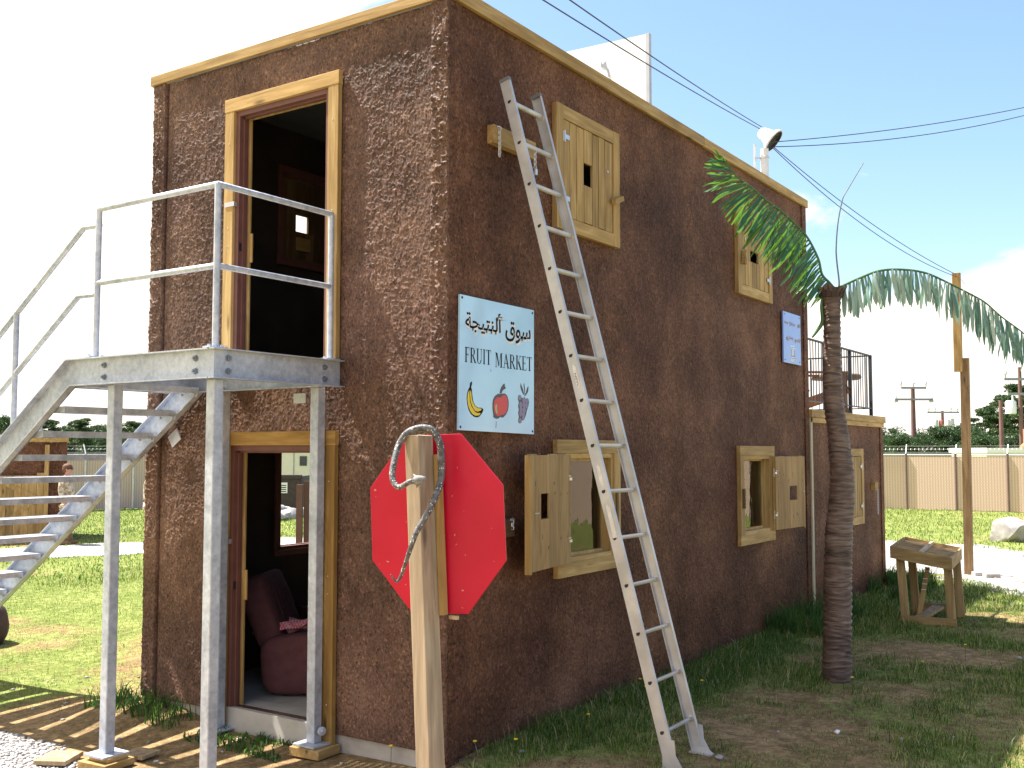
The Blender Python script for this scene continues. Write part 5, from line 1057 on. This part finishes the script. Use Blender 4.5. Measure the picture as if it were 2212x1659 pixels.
for c_, h_, lab in (((12.35, -.98, .13), (.10, .07, .045), 'pale concrete block touching the foot of the timber pole'), ((12.22, -1.17, .13), (.11, .07, .045), 'pale concrete block further right of the timber pole foot')):
    m = MB(); m.obox(c_, (tuple(RT), (-RT.y, RT.x, 0), (0, 0, 1)), h_); tag(m.build('concrete_block', CONC, bevel=.006), lab, 'block')
m = MB(); m.tube(spline([(12.2, -1.2, .12), (11.9, -1.4, .11), (11.7, -1.75, .12), (11.2, -2.1, .11), (10.9, -2.6, .11)]), .012, 6); tag(m.build('cable_on_ground', plain('rusty_cable', (.20, .13, .09), .8)), 'thin brown cable lying on the gravel from the concrete blocks', 'cable')
# ================================================================== CHAIN-LINK FENCE
def slatmat():
    m, t, p = mat('tan_privacy_slats'); tc = N(t, 'ShaderNodeTexCoord'); uv = N(t, 'ShaderNodeSeparateXYZ'); t.links.new(tc.outputs['UV'], uv.inputs[0])
    a = M(t, 'SINE', M(t, 'MULTIPLY', (uv, 0), 2*math.pi/.09)); k = M(t, 'MULTIPLY', (uv, 1), .8); b = M(t, 'SINE', M(t, 'ADD', M(t, 'MULTIPLY', (uv, 0), 2*math.pi/.09), M(t, 'MULTIPLY', (uv, 1), 2*math.pi/.11)))
    b2 = M(t, 'SINE', M(t, 'SUBTRACT', M(t, 'MULTIPLY', (uv, 0), 2*math.pi/.09), M(t, 'MULTIPLY', (uv, 1), 2*math.pi/.11)))
    w = M(t, 'MAXIMUM', b, b2); wr = ramp(t, [(.93, (0, 0, 0)), (.99, (1, 1, 1))]); L(t, w, wr)
    sl = ramp(t, [(0, (.50, .36, .29)), (1, (.64, .49, .40))]); L(t, M(t, 'ADD', M(t, 'MULTIPLY', a, .5), .5), sl)
    mx = N(t, 'ShaderNodeMix', data_type='RGBA'); L(t, M(t, 'MULTIPLY', wr, .6), mx); t.links.new(sl.outputs[0], mx.inputs[6]); mx.inputs[7].default_value = (.22, .17, .14, 1); t.links.new(mx.outputs[2], p.inputs[0]); p.inputs['Roughness'].default_value = .7; return m
SLAT = slatmat(); FPM = plain('fence_post_metal', (.16, .11, .10), .6); RAILM = plain('fence_rail', (.62, .62, .63), .4, metal=.4)
def fence(pts, H, label, sp, z0=0.0, PM=None):
    fe = thing('slatted_fence', label, 'fence', (*pts[0], 0)); m = MB(); uvs = []
    P = []; 
    for (a, b) in zip(pts, pts[1:]):
        a, b = Vector((*a, 0)), Vector((*b, 0)); n_ = max(1, round((b-a).length/sp)); P += [a.lerp(b, i/n_) for i in range(n_)]
    P.append(Vector((*pts[-1], 0))); run = 0
    for a, b in zip(P, P[1:]):
        l = (b-a).length; d = (b-a)/l; nn = Vector((-d.y, d.x, 0))*.02
        vs = [a-nn, b-nn, b+nn, a+nn]; vs = [v+Vector((0, 0, z0+.02)) for v in vs]+[v+Vector((0, 0, z0+H-.08)) for v in vs]; m.add(vs, [(0, 1, 5, 4), (1, 2, 6, 5), (2, 3, 7, 6), (3, 0, 4, 7), (4, 5, 6, 7)])
        for f in ((run, run+l, run+l, run), (run, run, run, run), (run+l, run, run, run+l), (run, run, run, run), (run,)*4):
            uvs += [(f[0], 0), (f[1], 0), (f[2], H), (f[3], H)]
        run += l
    pn_ = m.build('slat_panel', SLAT, fe); ul = pn_.data.uv_layers.new(name='UVMap'); ul.data.foreach_set('uv', np.array(uvs, dtype=np.float32).ravel())
    m = MB(); m.tube([p+Vector((0, 0, z0+H-.03)) for p in P], .03, 8); m.build('top_rail', RAILM, fe, 'auto')
    m = MB()
    for k in range(3):
        for a, b in zip(P, P[1:]):
            d = (b-a).normalized(); nn = Vector((-d.y, d.x, 0)); o = nn*(-.07-.09*k)+Vector((0, 0, z0+H+.06+.11*k)); m.tube([a+o, b+o], .006, 4, False)
            if k == 1:
                for j in range(12): c = a.lerp(b, j/12)+o; m.bar(c+Vector((-.03, 0, -.03)), c+Vector((.03, 0, .03)), .008, .008)
    m.build('barbed_wire', RAILM, fe)
    for i, p in enumerate(P):
        d = (P[min(i+1, len(P)-1)]-P[max(i-1, 0)]).normalized(); nn = Vector((-d.y, d.x, 0)); s_ = -1
        m = MB(); m.tube([p+nn*.05, p+nn*.05+Vector((0, 0, z0+H+.02))], .038, 8); po = m.build('post', PM or FPM, fe, 'auto')
        m = MB(); m.bar(p+nn*.05+Vector((0, 0, z0+H)), p-nn*.26+Vector((0, 0, z0+H+.33)), .03, .02); m.build('barb_arm', RAILM, po)
    return fe
fence([(33.6, -4.8), (33.35, 5.06), (32.4, 9.9)], 1.96, 'tan slatted chain-link fence topped with barbed wire along the right of the yard', 1.67)
fence([(20.9, 27.3), (18.2, 28.1), (9, 31.5), (-3, 36)], 1.96, 'tan slatted chain-link fence behind the stairs at the far left', 1.75, PM=RAILM)
fence([(33.5, -5.2), (22, -9.6), (12, -16), (4, -23)], 2.75, 'tall tan slatted fence behind the camera, mirrored in the lower windows', 2.4)
# ================================================================== UTILITY POLES
UP = plain('creosoted_pole', (.16, .085, .08), .85, var=.25, scale=1); TX = plain('transformer_grey', (.55, .56, .58), .4); 
def upole(x, y, h, label, arms=(), cans=(), r=.2):
    z = 0; t = thing('utility_pole', label, 'utility pole', (x, y, 0), 'wooden utility poles beyond the fence'); m = MB(); m.tube([(x, y, -.5), (x, y, h)], [r*1.15, r*.8], 10); m.build('pole_shaft', UP, t, 'auto')
    for zz, w, ins in arms:
        m = MB(); m.bar(Vector((x, y, zz))-RT*w-FW*.2, Vector((x, y, zz))+RT*w-FW*.2, .14, .16); cr = m.build('crossarm', plain('grey_arm', (.25, .27, .30), .8), t)
        for sx in ins: m = MB(); m.lathe(Vector((x, y, zz+.08))+RT*(w*sx)-FW*.2, [(.04, 0), (.04, .2), (.11, .22), (.11, .3), (.06, .34), (.09, .4), (0, .5)], 8); m.build('insulator', TX, cr, True)
    for sx, zz, r_, hh, mt in cans: m = MB(); m.lathe(Vector((x, y, zz))+RT*sx, [(0, 0), (r_, .03), (r_, hh*.9), (r_*.8, hh), (0, hh+.03)], 12); m.tube([Vector((x, y, zz+hh))+RT*(sx+r_*.4), Vector((x, y, zz+hh+.35))+RT*(sx+r_*.4)], .05, 6); m.build('transformer', mt, t, 'auto')
    return t
RUST = plain('rusty_can', (.32, .10, .07), .6)
s_ = .62
def far(px, py, D):
    v = FW+RT*((px-1106)/2257.06)-UPV*((py-829.5)/2257.06); p = CAM+v*D; return p
def polexy(px, D): p = far(px, 985, D); return p.x, p.y
def zof(px, py, D): return far(px, py, D).z
D = 82; x, y = polexy(1975, D); upole(x, y, zof(1973, 835, D), 'tall utility pole with two crossarms and hanging lamps, nearest the annex', [(zof(0, 846, D)*1.0 if False else 2.04+(983-845)/2257*D, .98, (-1, -.0, 1)), (2.04+(983-870)/2257*D, 1.5, ())], [(-1.4, 2.04+(983-877)/2257*D, .22, .2, TX), (1.4, 2.04+(983-877)/2257*D, .22, .2, TX)], .2)
D = 105; x, y = polexy(2038, D); upole(x, y, 2.04+(983-895)/2257*D, 'shorter utility pole carrying three transformer cans between the tall poles', [(2.04+(983-898)/2257*D, 1.6, (-.9, -.5, .5, .9))], [(-.72, 2.04+(983-932)/2257*D, .28, .85, TX), (-.1, 2.04+(983-934)/2257*D, .26, .9, RUST), (.85, 2.04+(983-932)/2257*D, .33, .95, TX)], .18)
D = 60; x, y = polexy(2165, D); upole(x, y, 2.04+(983-872)/2257*D, 'plain reddish utility pole with no crossarm before the pines', (), (), .135)
D = 66; x, y = polexy(2208, D); upole(x, y, 2.04+(983-800)/2257*D, 'utility pole with a large white transformer at the right edge', [(2.04+(983-826)/2257*D, 1.1, (-.9, .9)), (2.04+(983-858)/2257*D, .9, ())], [(-.62, 2.04+(983-902)/2257*D, .33, .85, WHITEM)], .14)
# ================================================================== TREES
def pine_mesh(h, seed, base=.42):
    r = random.Random(seed); m = MB(); lean = r.uniform(-.03, .03); top = Vector((lean*h, 0, h*.96))
    m.tube([(0, 0, -.3), (lean*h*.4, .02*h, h*.45), tuple(top)], [.032*h*.5+.04, .022*h*.5+.03, .03], 8); clumps = []
    k = 13
    for i in range(k):
        z = h*(base+(.93-base)*i/(k-1)); a = i*2.4+r.uniform(-.5, .5); ln = h*(.27*(1-.55*((z/h-base)/(1-base))**1.4))*r.uniform(.75, 1.15); p = Vector((lean*z, 0, z)); e = p+Vector((math.cos(a)*ln, math.sin(a)*ln, ln*r.uniform(.05, .45)))
        m.tube([p, p.lerp(e, .5)+Vector((0, 0, -.02*h)), e], [.012*h*.5+.02, .03, .015], 5); clumps.append((e, h*r.uniform(.06, .10))); clumps.append((p.lerp(e, .6)+Vector((r.uniform(-.2, .2)*ln, r.uniform(-.2, .2)*ln, .12*ln)), h*r.uniform(.05, .08)))
    clumps += [(top+Vector((r.uniform(-.06, .06)*h, r.uniform(-.06, .06)*h, r.uniform(-.05, .03)*h)), h*.10) for _ in range(5)]
    return m, clumps
def crown_np(clumps, per, leaf, seed, flat_=.55):
    g = np.random.default_rng(seed); Cs = np.array([tuple(c) for c, _ in clumps]); Rs = np.array([q for _, q in clumps]); n = len(clumps)*per
    idx = np.repeat(np.arange(len(clumps)), per); d = g.normal(size=(n, 3)); d /= np.linalg.norm(d, axis=1)[:, None]; rr_ = g.random(n)**.45
    c = Cs[idx]+d*rr_[:, None]*Rs[idx][:, None]*np.array([1.15, 1.15, flat_]); a = g.normal(size=(n, 3)); a /= np.linalg.norm(a, axis=1)[:, None]; b = np.cross(a, g.normal(size=(n, 3))); b /= np.linalg.norm(b, axis=1)[:, None]
    s = leaf*g.uniform(.6, 1.3, n)[:, None]; V = np.stack([c-a*s-b*s*.4, c+a*s-b*s*.4, c+a*s+b*s*.4, c-a*s+b*s*.4], 1).reshape(-1, 3); F = np.arange(n*4).reshape(n, 4); return V, F
def make_tree(name, label, loc, h, seed, kind, grp):
    t = thing(name, label, 'tree', (0, 0, 0), grp)
    if kind == 'pine': m, cl = pine_mesh(h, seed); per, lf, fl, mt = 260, .0125*h, .42, PINE
    else:
        r = random.Random(seed); m = MB(); m.tube([(0, 0, -.3), (.02*h, 0, h*.35), (0, .02*h, h*.8)], [.03*h, .022*h, .02], 8); cl = []
        for i in range(26):
            a = r.uniform(0, 6.28); z = h*r.uniform(.12, .92); w = h*.34*math.sqrt(max(.05, 1-((z/h-.45)/.55)**2))*r.uniform(.3, 1); e = Vector((w*math.cos(a), w*math.sin(a), z)); m.tube([(0, 0, z*.6), tuple(e)], [.03, .015], 4); cl.append((e, h*r.uniform(.09, .16)))
        per, lf, fl, mt = 300, .014*h, .85, BROAD
    m.build('trunk', BARK, t, True); V, F = crown_np(cl, per, lf, seed, fl); npmesh('crown', V, F, mt, t); t.location = loc; return t
protos = {}
def tree(px, top, D, label, kind, seed, grp):
    p = far(px, 985, D); h = (2.04+(983-top)/2257*D)
    key = (kind, seed % 4)
    if key not in protos: protos[key] = (make_tree('pine_tree' if kind == 'pine' else 'bushy_tree', label, (0, 0, 0), 10., seed % 4+3, kind, grp)); t = protos[key]
    else: t = copy_tree(protos[key]); t['label'] = label; t['group'] = grp
    t.location = (p.x, p.y, 0); k = h/10.; t.scale = (k*1.05, k*1.05, k); t.rotation_euler = (0, 0, seed*1.7); return t
g1 = 'tall pines behind the right fence'
for px, top, D, sd_, lab in [(2128, 884, 88, 1, 'rounded pine with a domed crown just right of the timber pole'), (2180, 868, 92, 2, 'pine directly behind the plain reddish utility pole'), (2210, 838, 96, 3, 'tallest pine behind the transformer pole at the right edge'), (2100, 925, 84, 0, 'leaning pine half hidden by the timber pole'), (2240, 858, 90, 2, 'pine cut off by the right edge of the picture'), (2150, 905, 80, 3, 'low pine between the domed pine and the reddish pole')]: tree(px, top, D, lab, 'pine', sd_, g1)
g2 = 'low bushy trees behind the right fence'
for i, (px, top, D) in enumerate([(1905, 948, 75), (1922, 928, 82), (1941, 945, 72), (1958, 938, 78), (1987, 944, 74), (2008, 931, 84), (2027, 926, 76), (2052, 930, 80), (2074, 925, 82), (2094, 930, 76), (2116, 940, 70), (2140, 944, 68), (2166, 948, 70), (2190, 942, 68), (2214, 944, 70), (1885, 940, 80)]):
    tree(px, top, D, 'low dark green bushy tree in the far tree line behind the right fence', 'bush', i, g2)
g3 = 'dark trees behind the left building'
for i, (px, top, D, k) in enumerate([(-15, 905, 80, 'bush'), (22, 918, 84, 'bush'), (60, 925, 80, 'bush'), (100, 912, 78, 'pine'), (128, 930, 82, 'bush'), (165, 912, 76, 'pine'), (150, 925, 84, 'bush'), (190, 922, 80, 'bush'), (215, 926, 82, 'pine'), (240, 922, 80, 'bush'), (262, 930, 78, 'bush'), (290, 918, 76, 'pine'), (275, 932, 84, 'bush'), (315, 930, 80, 'bush'), (80, 935, 70, 'bush'), (200, 938, 70, 'bush'), (245, 940, 70, 'bush'), (30, 938, 70, 'bush')]):
    tree(px, top, D, 'dark tree in the wood seen between the stair treads' if k == 'bush' else 'dark pine standing up from the wood seen between the stair treads', k, i, g3+(' (pines)' if k == 'pine' else ''))
# ================================================================== LEFT BACKGROUND BUILDING
lb_ = thing('storage_building', 'low brown building with a plank gate seen through the stairs', 'building', (8.9, 17.8, 0))
DR = -RT; c0 = Vector((8.98, 17.95, 0)); DD = Vector((RT.y*-1, RT.x, 0))
if DD.dot(FW) < 0: DD = -DD
DDk = DD; DD = Vector((c0.x-CAM.x, c0.y-CAM.y, 0)).normalized(); DR = Vector((-DD.y, DD.x, 0))
m = MB()
def lbox(m, a, b, d0, d1, z0, z1): m.obox(c0+DR*((a+b)/2)+DD*((d0+d1)/2)+Vector((0, 0, (z0+z1)/2)), (DR, DD, (0, 0, 1)), (abs(b-a)/2, abs(d1-d0)/2, (z1-z0)/2))
lbox(m, 0, 6, 0, 2.4, 0, 2.26); m.build('wall', STU, lb_); m = MB(); lbox(m, -.015, .16, -.02, -.001, 0, 2.25); m.build('corner_strip', STU, lb_)
m = MB(); lbox(m, -.04, 6, -.05, -.001, 2.262, 2.36); lbox(m, -.04, -.001, .0, 2.4, 2.262, 2.36); m.build('roof_trim', WX, lb_)
m = MB(); [lbox(m, .46+.155*i, .46+.155*i+.148, -.07, -.022, .06, 1.50 if i else 1.56) for i in range(14)]; gt = m.build('gate', WZ, lb_)
m = MB(); m.bar(c0+DR*.62+DD*-.08+Vector((0, 0, .95)), c0+DR*1.5+DD*-.08+Vector((0, 0, .25)), .1, .02, tuple(DD)); m.bar(c0+DR*.62+DD*-.08+Vector((0, 0, 1.0)), c0+DR*1.5+DD*-.08+Vector((0, 0, 1.45)), .1, .02, tuple(DD)); m.build('gate_brace', WZ, gt)
m = MB(); m.tube([c0+DR*.58+DD*.3+Vector((0, 0, 2.3)), c0+DR*.58+DD*.3+Vector((0, 0, 3.2))], .05, 8); m.build('roof_post', GALV, lb_)
m = MB(); lbox(m, .36, .455, -.09, -.022, 0, 2.2); m.build('door_frame', WZ, lb_)
# ================================================================== WHAT SHOWS THROUGH THE BACK WINDOW
DD = DDk
wt = thing('white_trailer', 'long white cabin with a small window seen through the ground-floor back window', 'cabin', tuple(far(660, 988, 44).xy)+(0,))
c1 = far(640, 988, 44); WT = plain('cabin_white', (.62, .60, .52), .6, var=.05)
def qb(m, o, a, b, d0, d1, z0, z1): m.obox(Vector((o.x, o.y, 0))+RT*((a+b)/2)+DD*((d0+d1)/2)+Vector((0, 0, (z0+z1)/2)), (RT, DD, (0, 0, 1)), (abs(b-a)/2, abs(d1-d0)/2, (z1-z0)/2))
m = MB(); qb(m, c1, -4, 4, 0, 3, .2, 2.12); m.build('wall', WT, wt); m = MB(); qb(m, c1, -4.1, 4.1, -.1, 3.1, 2.125, 2.22); m.build('roof', WHITEM, wt)
m = MB(); qb(m, c1, .15, .45, -.03, -.001, 1.45, 1.85); m.build('window', plain('dark_pane', (.05, .06, .07), .2), wt); m = MB(); qb(m, c1, -.12, -.08, -.02, -.001, .3, 2.1); qb(m, c1, .8, .84, -.02, -.001, .3, 2.1); m.build('seam', plain('seam_grey', (.3, .3, .28), .7), wt)
dm = thing('dark_skip', 'dark brown metal skip with a small white notice behind rubble, seen through the back window', 'skip', tuple(far(620, 988, 36).xy)+(0,)); c2 = far(625, 988, 36); SK = plain('skip_brown', (.045, .03, .03), .7, var=.3)
m = MB(); qb(m, c2, -1.6, .42, 0, 1.6, -.05, 1.2); qb(m, c2, -1.6, .46, -.05, -.001, 1.1, 1.25); m.build('body', SK, dm, bevel=.02); m = MB(); qb(m, c2, -.34, -.05, -.02, -.002, .62, .98); ntc = m.build('notice', WHITEM, dm)
m = MB(); [qb(m, c2, -.3+.02*(i % 2), -.09, -.024, -.0205, .66+.07*i, .69+.07*i) for i in range(4)]; m.build('notice_lines', INK, ntc)
m = MB(); qb(m, c2, .7, 1.6, .1, .5, .5, 1.2); m.build('lid', SK, dm)
for i in range(7):
    p = far(606+12*(i % 5), 988, 31+.5*i); rock('rubble', 'broken concrete lump in the rubble seen through the back window', (p.x, p.y, .12), (.28, .22, .16+.04*(i % 3)), RK, 40+i, 'rubble', 'lumps of rubble behind the building', 3)
pg = thing('brown_gate_post', 'brown timber upright close behind the ground-floor back window', 'post', (3.4, 4.6, 0)); bw_ = plain('brown_upright', (.13, .085, .075), .7)
m = MB(); o3 = far(641, 988, 12.2); qb(m, o3, 0, .07, 0, .06, -.1, 1.66); m.build('upright', bw_, pg); m = MB(); qb(m, o3, .085, .5, .02, .06, -.1, 1.70); m.build('panel', plain('brown_panel', (.085, .055, .05), .7), pg)
# ================================================================== ARMCHAIR, CLOTH, SIDE TABLE
VEL = plain('maroon_velour', (.11, .04, .046), .95, var=.18, scale=14, bump=.3)
ac = thing('armchair', 'old maroon recliner armchair just inside the ground-floor doorway', 'armchair', (.92, 2.05, .15))
def cushion(c, h, rot=(0, 0, 0), pw=.35, name='cushion', sub=3):
    bm = bmesh.new(); bmesh.ops.create_cube(bm, size=2); bmesh.ops.subdivide_edges(bm, edges=bm.edges[:], cuts=5, use_grid_fill=True)
    for v in bm.verts:
        d = v.co; l = (abs(d.x)**5+abs(d.y)**5+abs(d.z)**5)**.2; v.co = Vector((d.x/l*h[0], d.y/l*h[1], d.z/l*h[2]))
    M_ = Matrix.Translation(Vector(c)-Vector((.92, 2.05, .15))) @ Matrix.Rotation(rot[0], 4, 'X') @ Matrix.Rotation(rot[1], 4, 'Y') @ Matrix.Rotation(rot[2], 4, 'Z'); bm.transform(M_)
    me = bpy.data.meshes.new(name); bm.to_mesh(me); bm.free(); me.materials.append(VEL); me.polygons.foreach_set('use_smooth', [True]*len(me.polygons)); return link(bpy.data.objects.new(name, me), ac)
cushion((.95, 2.0, .36), (.42, .42, .17), name='base'); cushion((.95, 1.95, .50), (.27, .36, .11), name='seat')
cushion((.54, 1.93, .43), (.10, .44, .25), (R_(-4), 0, 0), name='arm'); cushion((1.36, 1.93, .43), (.10, .44, .25), (R_(-4), 0, 0), name='arm')
cushion((.88, 2.40, .80), (.34, .12, .34), (R_(-20), 0, 0), name='backrest'); cushion((.88, 2.45, 1.00), (.30, .10, .14), (R_(-20), 0, 0), name='headrest')
for xx in (.74, 1.02): m = MB(); m.tube([(xx, 2.215, .62), (xx, 2.27, .80), (xx, 2.335, 1.0)], .008, 6); m.build('seam', plain('seam_dark_cord', (.05, .018, .02), .9), ac)  # seam cords in a darker maroon than the velour
m = MB(); m.tube([(.43, 1.84, .30), (.40, 1.80, .33), (.40, 1.74, .35)], .02, 8); m.build('recline_handle', plain('handle_wood', (.14, .05, .03), .5), ac, True)
def pink():
    m, t, p = mat('pink_white_headscarf'); tc = N(t, 'ShaderNodeTexCoord'); ck = N(t, 'ShaderNodeTexChecker', i_Scale=60.0); t.links.new(tc.outputs['Object'], ck.inputs[0]); ck.inputs[1].default_value = (.62, .10, .17, 1); ck.inputs[2].default_value = (.72, .42, .45, 1); L(t, ck, p); p.inputs['Roughness'].default_value = .9; return m
nx, ny_ = 34, 26; A, B = np.meshgrid(np.linspace(0, 1, nx), np.linspace(0, 1, ny_), indexing='ij')
cx = .52+.62*A+.05*np.sin(B*7); cy = 2.04-.52*A+.34*B+.03*np.sin(A*8); cz = .645+.035*np.sin(A*9+B*5)+.03*np.sin(B*15-A*4)+.10*np.exp(-((A-.33)/.09)**2)*(1-B)-.07*A*(1-B)
V = np.stack([cx, cy, cz], -1).reshape(-1, 3); I = np.arange(nx*ny_).reshape(nx, ny_); F = np.stack([I[:-1, :-1], I[1:, :-1], I[1:, 1:], I[:-1, 1:]], -1).reshape(-1, 4)
cl = npmesh('checked_cloth', V, F, pink(), smooth=True); so = cl.modifiers.new('s', 'SOLIDIFY'); so.thickness = .006; tag(cl, 'pink and white checked cloth thrown over the armchair seat', 'cloth')
sdt = thing('side_table', 'small dark table in the corner of the ground-floor room', 'table', (1.75, 2.5, .15)); m = MB(); m.box((1.45, 2.2, .62), (2.05, 2.85, .66)); m.build('tabletop', DX, sdt)
for a in (1.48, 1.98):
    for b in (2.23, 2.78): m = MB(); m.box((a, b, .15), (a+.05, b+.05, .62)); m.build('leg', DX, sdt)
gb = MB(); gb.lathe((1.62, 2.42, .66), [(.0, 0), (.06, .0), (.07, .05), (.05, .12), (.02, .18), (.015, .30), (.03, .33), (.012, .36), (.012, .44), (.03, .47), (0, .48)], 14); gm = plain('smoky_glass', (.10, .11, .12), .08, spec=1); tag(gb.build('glass_bottle', gm, None, True), 'slim dark glass bottle on the small dark table inside', 'bottle')
ac.rotation_euler = (0, 0, R_(30)); ac.scale = (1.0, 1.0, .92)
# ================================================================== PEOPLE
SKIN = plain('skin', (.46, .24, .17), .6, var=.06); HAIR = plain('brown_hair', (.13, .06, .035), .8, var=.3, scale=60); BOOT = plain('tan_boot', (.20, .12, .07), .8)
def camo():
    m, t, p = mat('desert_camouflage'); tc = N(t, 'ShaderNodeTexCoord'); vo = N(t, 'ShaderNodeTexVoronoi', i_Scale=26.0); t.links.new(tc.outputs['Object'], vo.inputs[0]); sp = N(t, 'ShaderNodeSeparateColor'); t.links.new(vo.outputs['Color'], sp.inputs[0])
    r = ramp(t, [(0, (.30, .23, .16)), (.3, (.50, .42, .31)), (.65, (.60, .53, .41)), (.9, (.38, .34, .25))], 'CONSTANT'); L(t, sp, r); L(t, r, p); p.inputs['Roughness'].default_value = .9; return m
CAMO = camo()
def skin(name, verts, edges, radii, mt, parent, root=0, sub=2):
    me = bpy.data.meshes.new(name); me.from_pydata(verts, edges, []); o = bpy.data.objects.new(name, me); C.objects.link(o)
    sm = o.modifiers.new('skin', 'SKIN'); sm.use_smooth_shade = True
    for i, sv in enumerate(me.skin_vertices[0].data): sv.radius = (radii[i], radii[i]) if isinstance(radii[i], float) else radii[i]; sv.use_root = (i == root)
    o.modifiers.new('sub', 'SUBSURF').levels = sub; bpy.context.view_layer.update()
    m2 = bpy.data.meshes.new_from_object(o.evaluated_get(bpy.context.evaluated_depsgraph_get())); m2.name = name; bpy.data.objects.remove(o); m2.materials.clear(); m2.materials.append(mt)
    m2.polygons.foreach_set('use_smooth', [True]*len(m2.polygons)); return link(bpy.data.objects.new(name, m2), parent)
def ellips(m, c, r, n=14, k=10, ax=None):
    c = Vector(c); vs = []; 
    for i in range(k+1):
        th = math.pi*i/k
        for j in range(n): ph_ = 2*math.pi*j/n; vs.append(c+Vector((r[0]*math.sin(th)*math.cos(ph_), r[1]*math.sin(th)*math.sin(ph_), r[2]*math.cos(th))))
    m.add(vs, [(i*n+j, (i+1)*n+j, (i+1)*n+(j+1) % n, i*n+(j+1) % n) for i in range(k) for j in range(n)])
def person(label, loc, yaw):       # local +X forward, +Y the figure's left
    t = thing('person', label, 'person', (0, 0, 0)); H = 1.0
    # body: head, neck, torso and limbs as one surface
    v = [(0, 0, .96), (.0, 0, 1.12), (-.01, 0, 1.30), (-.015, 0, 1.45), (.0, 0, 1.53), (.015, 0, 1.60), (.02, 0, 1.665), (.01, 0, 1.72)]; e = [(0, 1), (1, 2), (2, 3), (3, 4), (4, 5), (5, 6), (6, 7)]
    r = [(.15, .12), (.13, .10), (.15, .11), (.11, .08), (.055, .055), (.07, .075), (.078, .095), (.055, .07)]
    def addc(start, ps, rs):
        i0 = start
        for p_, q in zip(ps, rs): v.append(p_); r.append(q); e.append((i0, len(v)-1)); i0 = len(v)-1
        return i0
    for s in (1, -1):
        addc(0, [(.0, .10*s, .88), (.03, .11*s, .50), (-.01+.05*s, .11*s, .12), (.04*s, .11*s, .05), (.10+.04*s, .115*s, .035)], [.09, .062, .045, .042, .03])
        w = addc(3, [(-.02, .20*s, 1.42), (-.05, .24*s, 1.16), (.04, .24*s, .93), (.07, .235*s, .86)], [.055, .045, .032, .028])
        for k, (dx, dz, l) in enumerate(((.02, -.0, .075), (.005, 0, .085), (-.012, 0, .08), (-.028, 0, .065))):
            addc(w, [(.07+dx, .235*s, .82), (.075+dx*1.1, .228*s, .82-l*.5), (.07+dx, .218*s, .82-l)], [.010, .009, .008])
        addc(w, [(.105, .222*s, .83), (.112, .212*s, .80)], [.010, .009])
    skin('body', v, e, r, SKIN, t)
    # clothing
    v2 = [(-.0, 0, .90), (.0, 0, 1.05), (-.005, 0, 1.22), (-.01, 0, 1.38), (-.012, 0, 1.47)]; e2 = [(0, 1), (1, 2), (2, 3), (3, 4)]; r2 = [(.175, .145), (.165, .135), (.185, .14), (.165, .115), (.075, .075)]
    for s in (1, -1):
        b = len(v2); v2 += [(-.02, .19*s, 1.42), (-.05, .235*s, 1.28), (-.05, .245*s, 1.15), (.02, .243*s, .99)]; r2 += [.085, .07, .062, .052]; e2 += [(3, b), (b, b+1), (b+1, b+2), (b+2, b+3)]
    skin('camouflage_jacket', v2, e2, r2, CAMO, t)
    v3 = [(0, 0, .95), ]; e3 = []; r3 = [(.165, .13)]
    for s in (1, -1):
        b = len(v3); v3 += [(.0, .095*s, .84), (.03, .11*s, .50), (-.01+.05*s, .11*s, .19)]; r3 += [.115, .088, .072]; e3 += [(0, b), (b, b+1), (b+1, b+2)]
    skin('camouflage_trousers', v3, e3, r3, CAMO, t)
    m = MB()
    for s in (1, -1): ellips(m, (.05+.045*s, .112*s, .05), (.145, .055, .055)); m.tube([(-.01+.05*s, .11*s, .05), (-.01+.05*s, .11*s, .24)], [.06, .062], 12)
    m.build('boots', BOOT, t, True)
    m = MB(); ellips(m, (-.005, 0, 1.70), (.108, .094, .085)); ellips(m, (-.04, 0, 1.655), (.075, .088, .085)); m.build('hair', HAIR, t, True)
    m = MB(); ellips(m, (.108, 0, 1.635), (.02, .013, .022)); [ellips(m, (.01, .092*s, 1.645), (.018, .012, .03)) for s in (1, -1)]; m.build('nose_and_ears', SKIN, t, True)
    m = MB(); [ellips(m, (.092, .035*s, 1.668), (.014, .03, .02)) for s in (1, -1)]; [m.tube([(.085, .068*s, 1.672), (.0, .097*s, 1.668)], .006, 6) for s in (1, -1)]; m.build('sunglasses', BLK, t, True)
    m = MB(); ellips(m, (.098, 0, 1.59), (.008, .025, .007)); m.build('mouth', plain('lips', (.35, .12, .10), .6), t, True)
    t.location = loc; t.rotation_euler = (0, 0, yaw); return t
yr = math.atan2(RT.y, RT.x)
person('man in tan camouflage uniform and dark sunglasses facing right, seen between the stair treads', (8.39, 16.98, .0), yr+.05)
person('second man in tan camouflage, mostly hidden behind the left edge of the building', (9.42, 15.44, .0), yr+.3)
# low white building beyond the right fence
wb_ = thing('white_shed', 'long low white roof just above the right fence', 'shed', tuple(far(2180, 988, 50).xy)+(0,)); c4 = far(2190, 988, 50)
m = MB(); qb(m, c4, -1.3, 6, 0, 4, 0, 1.98); m.build('wall', WT, wb_); m = MB(); qb(m, c4, -1.35, 6.1, -.15, 4.2, 1.985, 2.22); m.build('roof', WHITEM, wb_)
m = MB(); c = c4+RT*.6; m.lathe((c.x, c.y, 2.22), [(.3, 0), (.26, .1), (.16, .2), (.12, .25), (.12, .9), (0, .92)], 10); m.build('roof_vent', plain('rusty_vent', (.35, .16, .08), .8), wb_)
